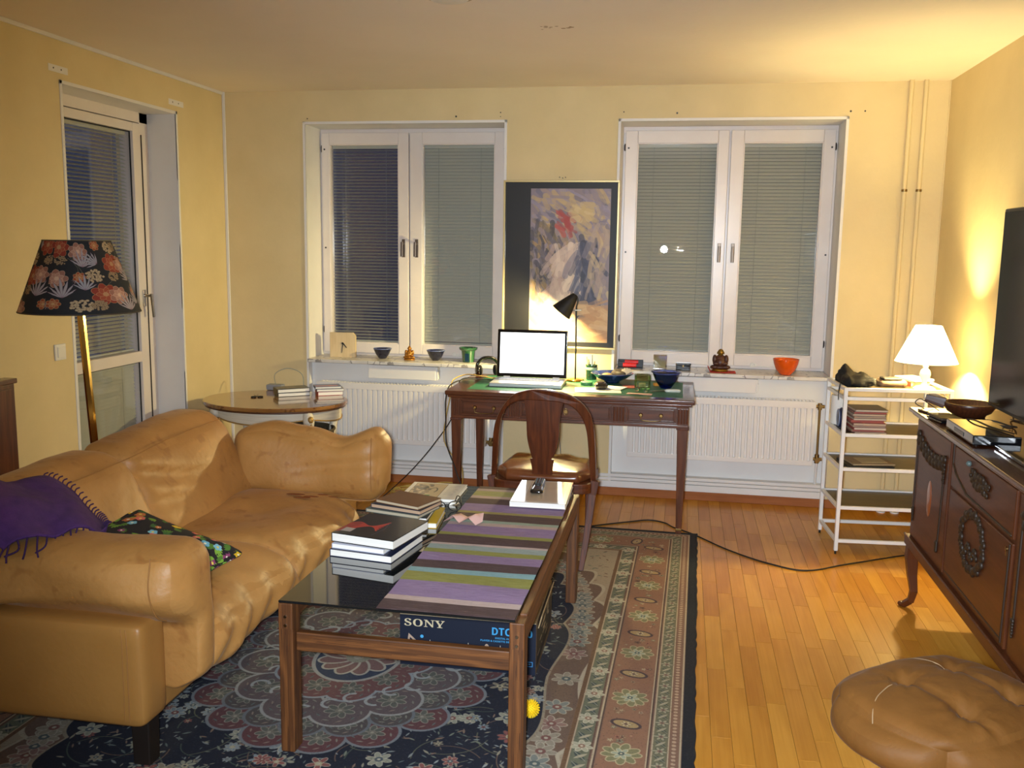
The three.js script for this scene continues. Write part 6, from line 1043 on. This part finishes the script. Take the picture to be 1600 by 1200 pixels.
{
  const m = thing('computer_mouse', 'dark rounded computer mouse on the desk papers', 'mouse', [-0.437, DY + 0.004, 0.56], 0.2);
  local('shell', soft(-0.036, 0.036, 0, 0.036, -0.05, 0.05, { r: 0.017, puff: 0.004, n: 22, wr: 0, f: (q, a, b, c) => { q.x *= 1 - 0.15 * c * c; if (b > 0) q.y *= 1 - 0.25 * c * c; } }), phy({ color: 0x1d1611, roughness: 0.2, clearcoat: 0.8 }), m); local('wheel', rod([-0.004, 0.034, -0.026], [0.004, 0.034, -0.026], 0.006), col(0x6a6a6a, 0.4), m);
  const paper = (n, lab, x, z, t, w, d, c, y = 0, lift = 0.004) => single(n, lab, 'paper', sheet((u, v) => V(mix(-w / 2, w / 2, u), 0.0012 + lift * (0.5 + 0.5 * Math.sin(u * 5 + v * 3)) * (u * (1 - u) + 0.1), mix(d / 2, -d / 2, v)), 12, 10, 0.0008), std({ color: c, roughness: 0.75 }), [x, DY + y, z], t);
  paper('paper_sheet', 'white paper sheet right of the laptop under the mouse', -0.45, 0.615, 0.12, 0.26, 0.19, 0xf2ede2);
  paper('paper_sheet', 'white folded letter between the mouse and the glass cube', -0.365, 0.52, -0.3, 0.12, 0.13, 0xe9ecf4, 0.004);
  paper('paper_sheet', 'pink striped receipt at the front edge of the desk', -0.21, 0.695, -0.1, 0.14, 0.06, 0xd8b4ae, 0, 0.008);
  paper('paper_sheet', 'reddish card behind the green glass cube', -0.27, 0.43, 0.2, 0.09, 0.12, 0xb4645a, 0.001, 0.002);
  const pc = single('jar_lid', 'round green jar lid beside the pen cup', 'lid', lathe([[0.001, 0], [0.034, 0], [0.036, 0.003], [0.036, 0.016], [0.033, 0.02], [0.001, 0.02]], 0, 0, 0), col(0x4f8a5a, 0.35), [-0.535, DY, 0.41]);
  const g = thing('candle_holder', 'green tinted glass cube on the desk', 'candle holder', [-0.205, DY, 0.46], 0.08);
  local('glass', merge(box(-0.045, 0.045, 0, 0.012, -0.045, 0.045, 0.003), box(-0.045, -0.036, 0.012, 0.08, -0.045, 0.045, 0.003), box(0.036, 0.045, 0.012, 0.08, -0.045, 0.045, 0.003), box(-0.036, 0.036, 0.012, 0.08, -0.045, -0.036, 0.003), box(-0.036, 0.036, 0.012, 0.08, 0.036, 0.045, 0.003)), M.clearGreen, g); single('tea_light', 'cream tea light inside the green glass cube', 'candle', lathe([[0.001, 0], [0.02, 0], [0.021, 0.018], [0.019, 0.018], [0.018, 0.014], [0.001, 0.014]], 0, 0, 0), col(0xd8c9a0, 0.5), [-0.205, DY + 0.0125, 0.46]);
  const b = thing('glass_bowl', 'translucent blue glass bowl at the right of the desk', 'bowl', [-0.07, DY, 0.42]);
  local('bowl', lathe([[0.001, 0.0], [0.03, 0.0], [0.036, 0.008], [0.062, 0.045], [0.078, 0.085], [0.08, 0.092], [0.088, 0.094], [0.088, 0.098], [0.077, 0.097], [0.058, 0.047], [0.03, 0.014], [0.001, 0.012]], 0, 0, 0, 40), M.glassBlueL, b);
  const k = thing('pocket_knife', 'knife with a pale handle lying at the desk front', 'knife', [-0.05, DY, 0.575], 0.08);
  local('handle', soft(-0.02, 0.065, 0, 0.017, -0.011, 0.011, { r: 0.007, puff: 0.002, n: 16, wr: 0 }), col(0xcfd2c8, 0.3), k); local('blade', bar([-0.02, 0.007, 0], [-0.11, 0.003, 0.02], 0.014, 0.002, 0.0006, 0.004, 0.0015), M.chrome, k);
  for (const [x, z, l] of [[-0.23, 0.60, 'small clear glass bead before the glass cube, nearer the mouse'], [-0.18, 0.608, 'small clear glass bead before the glass cube, nearer the knife']]) single('glass_bead', l, 'bead', sph(0, 0.011, 0, 0.011), M.clear, [x, DY, z], 0, 'glass beads before the cube');
  const br = single('ink_box', 'small orange matchbox behind the blue glass bowl', 'box', box(-0.026, 0.026, 0, 0.016, -0.018, 0.018, 0.001), col(0xd08a2a, 0.5), [-0.115, DY, 0.33], 0.3);
  const h = thing('headphones', 'glossy black headphones behind the laptop corner', 'headphones', [-1.185, DY, 0.17], 0.5);
  local('headband', tube([[-0.07, 0.03, 0], [-0.066, 0.075, 0], [-0.03, 0.108, 0], [0.03, 0.108, 0], [0.066, 0.075, 0], [0.07, 0.03, 0]], 0.011, 40, 10), M.gloss, h); for (const s of [-1, 1]) { local('ear_cup', sph(s * 0.066, 0.034, 0, 0.034, 0.5, 1, 1, 18), M.gloss, h); local('ear_pad', new THREE.TorusGeometry(0.024, 0.009, 8, 24).rotateY(Math.PI / 2).translate(s * 0.05, 0.034, 0), M.fabricDark, h); }
}
// ---------------------------------------------------------------- things on the window sills
const WY = 0.8152;
{
  const c = thing('table_clock', 'square birch clock with one cut corner on the sill', 'clock', [-2.248, WY, -0.115], 0.12);
  local('case', shapeZ([[-0.088, 0], [0.088, 0], [0.088, 0.145], [0.07, 0.168], [-0.088, 0.168]], -0.015, 0.015, 0.002), M.birch, c); local('minute_hand', bar([0.002, 0.092, 0.0175], [-0.006, 0.03, 0.0175], 0.006, 0.002, 0, 0.003, 0.002), M.black, c); local('hour_hand', bar([0.0, 0.10, 0.0175], [0.028, 0.065, 0.0175], 0.008, 0.002, 0, 0.005, 0.002), M.black, c); local('hub', rod([0.0, 0.095, 0.014], [0.0, 0.095, 0.02], 0.007), M.black, c);
  const prof = [[0.001, 0.0], [0.022, 0.0], [0.026, 0.004], [0.045, 0.03], [0.06, 0.064], [0.062, 0.069], [0.058, 0.069], [0.042, 0.034], [0.022, 0.012], [0.001, 0.01]];
  for (const [x, l] of [[-1.968, 'dark blue bowl between clock and gilt buddha'], [-1.598, 'dark blue bowl between gilt buddha and green pot']]) { const b = thing('glazed_bowl', l, 'bowl', [x, WY, -0.11], 0, 'dark blue bowls on the sill'); local('bowl', lathe(prof, 0, 0, 0), M.navyGlaze, b); local('rim', new THREE.TorusGeometry(0.06, 0.0025, 6, 36).rotateX(Math.PI / 2).translate(0, 0.0685, 0), col(0x7886b8, 0.15), b, 'paler rim'); }
  // seated figures: a smooth body with head, belly, arms and folded legs
  const figure = (o, h, mat, headMat, extra) => {
    const s = h / 0.1;
    local('body', merge(sph(0, 0.040 * s, 0, 0.027 * s, 1.05, 1.15, 0.85, 20), sph(0, 0.034 * s, 0.010 * s, 0.022 * s, 1.1, 1, 0.9, 16), sph(-0.026 * s, 0.047 * s, 0.004 * s, 0.012 * s, 0.9, 1.9, 1, 12), sph(0.026 * s, 0.047 * s, 0.004 * s, 0.012 * s, 0.9, 1.9, 1, 12), sph(-0.020 * s, 0.030 * s, 0.020 * s, 0.010 * s, 1.5, 0.8, 0.9, 12), sph(0.020 * s, 0.030 * s, 0.020 * s, 0.010 * s, 1.5, 0.8, 0.9, 12)), mat, o);
    local('folded_legs', merge(sph(-0.023 * s, 0.013 * s, 0.012 * s, 0.013 * s, 1.8, 0.8, 1.15, 14), sph(0.023 * s, 0.013 * s, 0.012 * s, 0.013 * s, 1.8, 0.8, 1.15, 14), sph(0, 0.012 * s, 0.02 * s, 0.012 * s, 1.9, 0.7, 0.8, 12)), mat, o);
    const hd = local('head', merge(sph(0, 0.080 * s, 0.002 * s, 0.0145 * s, 0.95, 1.15, 1, 18), rod([0, 0.06 * s, 0], [0, 0.074 * s, 0], 0.009 * s), sph(-0.0145 * s, 0.078 * s, 0, 0.004 * s, 0.6, 1.6, 1, 8), sph(0.0145 * s, 0.078 * s, 0, 0.004 * s, 0.6, 1.6, 1, 8), sph(0, 0.079 * s, 0.0165 * s, 0.003 * s, 0.8, 1.3, 1, 8), extra ? sph(0, 0.0965 * s, 0, 0.006 * s, 1, 0.9, 1, 10) : sph(0, 0.09 * s, 0, 0.009 * s, 1, 0.6, 1, 10)), headMat, o);
    return hd;
  };
  const b = thing('buddha_figurine', 'small gilt seated buddha figurine on the sill', 'figurine', [-1.772, WY, -0.085]);
  local('pedestal', lathe([[0.001, 0], [0.036, 0], [0.038, 0.005], [0.034, 0.012], [0.001, 0.012]], 0, 0, 0), M.gold, b); const bb = new THREE.Group(); bb.name = 'seated_buddha'; bb.position.y = 0.008; b.add(bb); figure(bb, 0.087, M.gold, M.gold, true);
  const p = thing('flower_pot', 'green glazed pot with a wide rim on the sill', 'pot', [-1.372, WY, -0.095]);
  local('pot', lathe([[0.001, 0], [0.036, 0], [0.038, 0.003], [0.046, 0.075], [0.058, 0.082], [0.062, 0.09], [0.06, 0.097], [0.05, 0.094], [0.042, 0.08], [0.033, 0.008], [0.001, 0.008]], 0, 0, 0), phy({ map: dtex(128, 128, (u, v) => mix3([16, 58, 36], [70, 122, 78], fbm(u * 6, v * 6, 6, 99, 4)), { rx: 3, ry: 2 }), roughness: 0.1, clearcoat: 1 }), p); local('dark_panel', box(-0.012, 0.016, 0.006, 0.06, 0.036, 0.0445, 0.001), col(0x123048, 0.15), p, 'dark blue glaze panel');
  const c2 = thing('candle_stand', 'black stand holding red candles on the sill', 'stand', [-0.3, WY, -0.06], 0.0);
  local('stand', merge(box(-0.085, 0.075, 0, 0.01, -0.035, 0.03, 0.002), box(-0.085, 0.075, 0, 0.055, -0.035, -0.028, 0.002), box(-0.085, -0.035, 0.01, 0.045, -0.028, 0.0, 0.002)), M.black, c2); single('red_candle', 'red candle lying at the back of the black stand', 'candle', rod([-0.04, 0.041, -0.008], [0.045, 0.041, -0.008], 0.0135, 0.0135, 18), M.red, [-0.3, WY, -0.06], 0, 'red candles on the sill'); single('red_candle', 'red candle lying at the front of the black stand', 'candle', rod([-0.05, 0.0235, 0.016], [0.035, 0.0235, 0.016], 0.0135, 0.0135, 18), M.red, [-0.3, WY, -0.06], 0, 'red candles on the sill');
  const a = thing('acrylic_frame', 'clear acrylic photo stand on the sill', 'photo stand', [-0.118, WY, -0.07], 0.02);
  local('front_plate', box(-0.042, 0.042, 0, 0.094, 0.004, 0.008, 0.001), M.clear, a); local('back_plate', box(-0.042, 0.042, 0, 0.094, -0.008, -0.004, 0.001), M.clear, a); local('insert', box(-0.034, 0.034, 0.012, 0.084, -0.0015, 0.0015, 0), col(0xb9aa7c, 0.6), a); local('foot', box(-0.042, 0.042, 0, 0.006, -0.024, 0.024, 0.001), M.clear, a);
  const k = thing('trinket_box', 'small black lacquer box on the sill', 'box', [0.027, WY, -0.07], 0.02);
  local('box', box(-0.045, 0.045, 0, 0.032, -0.03, 0.03, 0.003), M.gloss, k); local('lid', box(-0.047, 0.047, 0.0325, 0.048, -0.032, 0.032, 0.003), M.gloss, k); local('clasp', bx(0, 0.03, 0.032, 0.008, 0.014, 0.004, 0.001), M.brassOld, k);
  const f = thing('monk_figurine', 'brown seated monk figurine on the sill', 'figurine', [0.255, WY + 0.0045, -0.06]);
  local('pedestal', lathe([[0.001, 0], [0.048, 0], [0.05, 0.006], [0.044, 0.016], [0.001, 0.016]], 0, 0, 0).scale(1, 1, 0.85), M.bronze, f); const ff = new THREE.Group(); ff.name = 'seated_monk'; ff.position.y = 0.01; f.add(ff); figure(ff, 0.135, M.figure, M.bronze, false);
  single('red_cloth', 'red folded cloth under the monk figurine', 'cloth', sheet((u, v) => V(mix(-0.075, 0.095, u), 0.002 + 0.002 * Math.sin(u * 9) * Math.sin(v * 5) * 0 + (u < 0.1 ? (0.1 - u) * 0.3 : 0), mix(0.055, -0.05, v)), 20, 8, 0.004), col(0xb02a24, 0.85), [0.255, WY, -0.05], 0);
  const o = thing('orange_bowl', 'bright orange ceramic bowl on the sill', 'bowl', [0.65, WY, -0.04]);
  local('bowl', lathe([[0.001, 0], [0.033, 0], [0.037, 0.005], [0.06, 0.032], [0.074, 0.07], [0.079, 0.094], [0.0785, 0.098], [0.074, 0.096], [0.068, 0.07], [0.053, 0.036], [0.03, 0.012], [0.001, 0.01]], 0, 0, 0, 44), M.orange, o);
  for (const [x, l] of [[0.47, 'white window stay hook beside the orange bowl'], [-1.49, 'white window stay hook behind the green pot']]) { const w = thing('window_stay', l, 'hook', [x, 0.842, -0.228]); local('hook', merge(rod([0, 0, -0.01], [0, 0.0, 0.012], 0.005), new THREE.TorusGeometry(0.013, 0.003, 6, 18).translate(-0.006, 0.006, 0.012), rod([0, 0, 0.01], [0.10, -0.006, 0.01], 0.003)), M.plasticW, w); local('plate', box(-0.02, 0.02, -0.012, 0.012, -0.0095, -0.006, 0.001), M.plasticW, w); }
}
// ---------------------------------------------------------------- cables on desk and floor
const cab = (label, pts, r, mat) => { const o = pts[0]; return single('cable', label, 'cable', tube(pts.map((p) => [p[0] - o[0], p[1] - o[1], p[2] - o[2]]), r, pts.length * 14, 6), mat, o); };
cab('long black cable curving across the bare floor to the sideboard', [[-0.47, 0.012, 0.78], [-0.44, 0.006, 0.735], [-0.24, 0.0045, 0.603], [-0.132, 0.0045, 0.545], [-0.04, 0.0045, 0.585], [0.0, 0.0045, 0.65], [0.11, 0.0045, 0.76], [0.303, 0.0045, 1.013], [0.485, 0.0045, 1.178], [0.648, 0.0045, 1.25], [0.868, 0.0045, 1.112], [1.19, 0.0045, 0.898], [1.38, 0.0045, 0.80]], 0.004, M.cable);
cab('black cable from the laptop falling down the left desk leg', [[-1.07, 0.776, 0.42], [-1.16, 0.79, 0.50], [-1.24, 0.80, 0.62], [-1.30, 0.772, 0.70], [-1.312, 0.70, 0.74], [-1.305, 0.6, 0.77], [-1.29, 0.45, 0.80], [-1.24, 0.35, 0.84], [-1.18, 0.22, 0.86], [-1.05, 0.05, 0.82], [-0.9, 0.016, 0.84]], 0.0035, M.cable);
cab('black cable sloping from the desk corner to the radiator', [[-1.08, 0.776, 0.30], [-1.2, 0.785, 0.42], [-1.28, 0.78, 0.5], [-1.306, 0.70, 0.5], [-1.33, 0.56, 0.5], [-1.45, 0.38, 0.46], [-1.6, 0.20, 0.42], [-1.75, 0.05, 0.4], [-1.8, 0.005, 0.42]], 0.0032, M.cable);
cab('yellow cable hanging beside the left end of the desk', [[-1.08, 0.776, 0.38], [-1.2, 0.79, 0.36], [-1.30, 0.785, 0.30], [-1.36, 0.76, 0.36], [-1.34, 0.70, 0.5], [-1.36, 0.55, 0.55], [-1.38, 0.40, 0.5], [-1.32, 0.30, 0.5], [-1.27, 0.24, 0.5], [-1.3, 0.06, 0.45], [-1.4, 0.005, 0.4]], 0.003, M.cableY);
cab('thin grey cable looping under the desk behind the chair', [[-0.83, 0.61, 0.3], [-0.84, 0.52, 0.3], [-0.8, 0.46, 0.3], [-0.73, 0.46, 0.3], [-0.70, 0.3, 0.25], [-0.72, 0.004, 0.22]], 0.0025, M.cord);
{ // coil of yellow cable on the floor behind the coffee table
  const pts = []; for (let i = 0; i <= 110; i++) { const a = i * 0.42, r = 0.13 + 0.05 * Math.sin(i * 0.37) + 0.03 * Math.sin(i * 1.3); pts.push([r * 1.5 * Math.cos(a), 0.005 + 0.0006 * i * (0.6 + 0.4 * Math.sin(i)), r * Math.sin(a)]); }
  pts.push([0.2, 0.03, -0.12], [0.32, 0.012, -0.2]);
  single('cable_coil', 'tangled coil of yellow cable on the floor by the radiator', 'cable', tube(pts, 0.0045, 700, 6), M.cableY, [-1.53, 0.0005, 0.36], 0.2);
}

renderer.render(scene, camera);
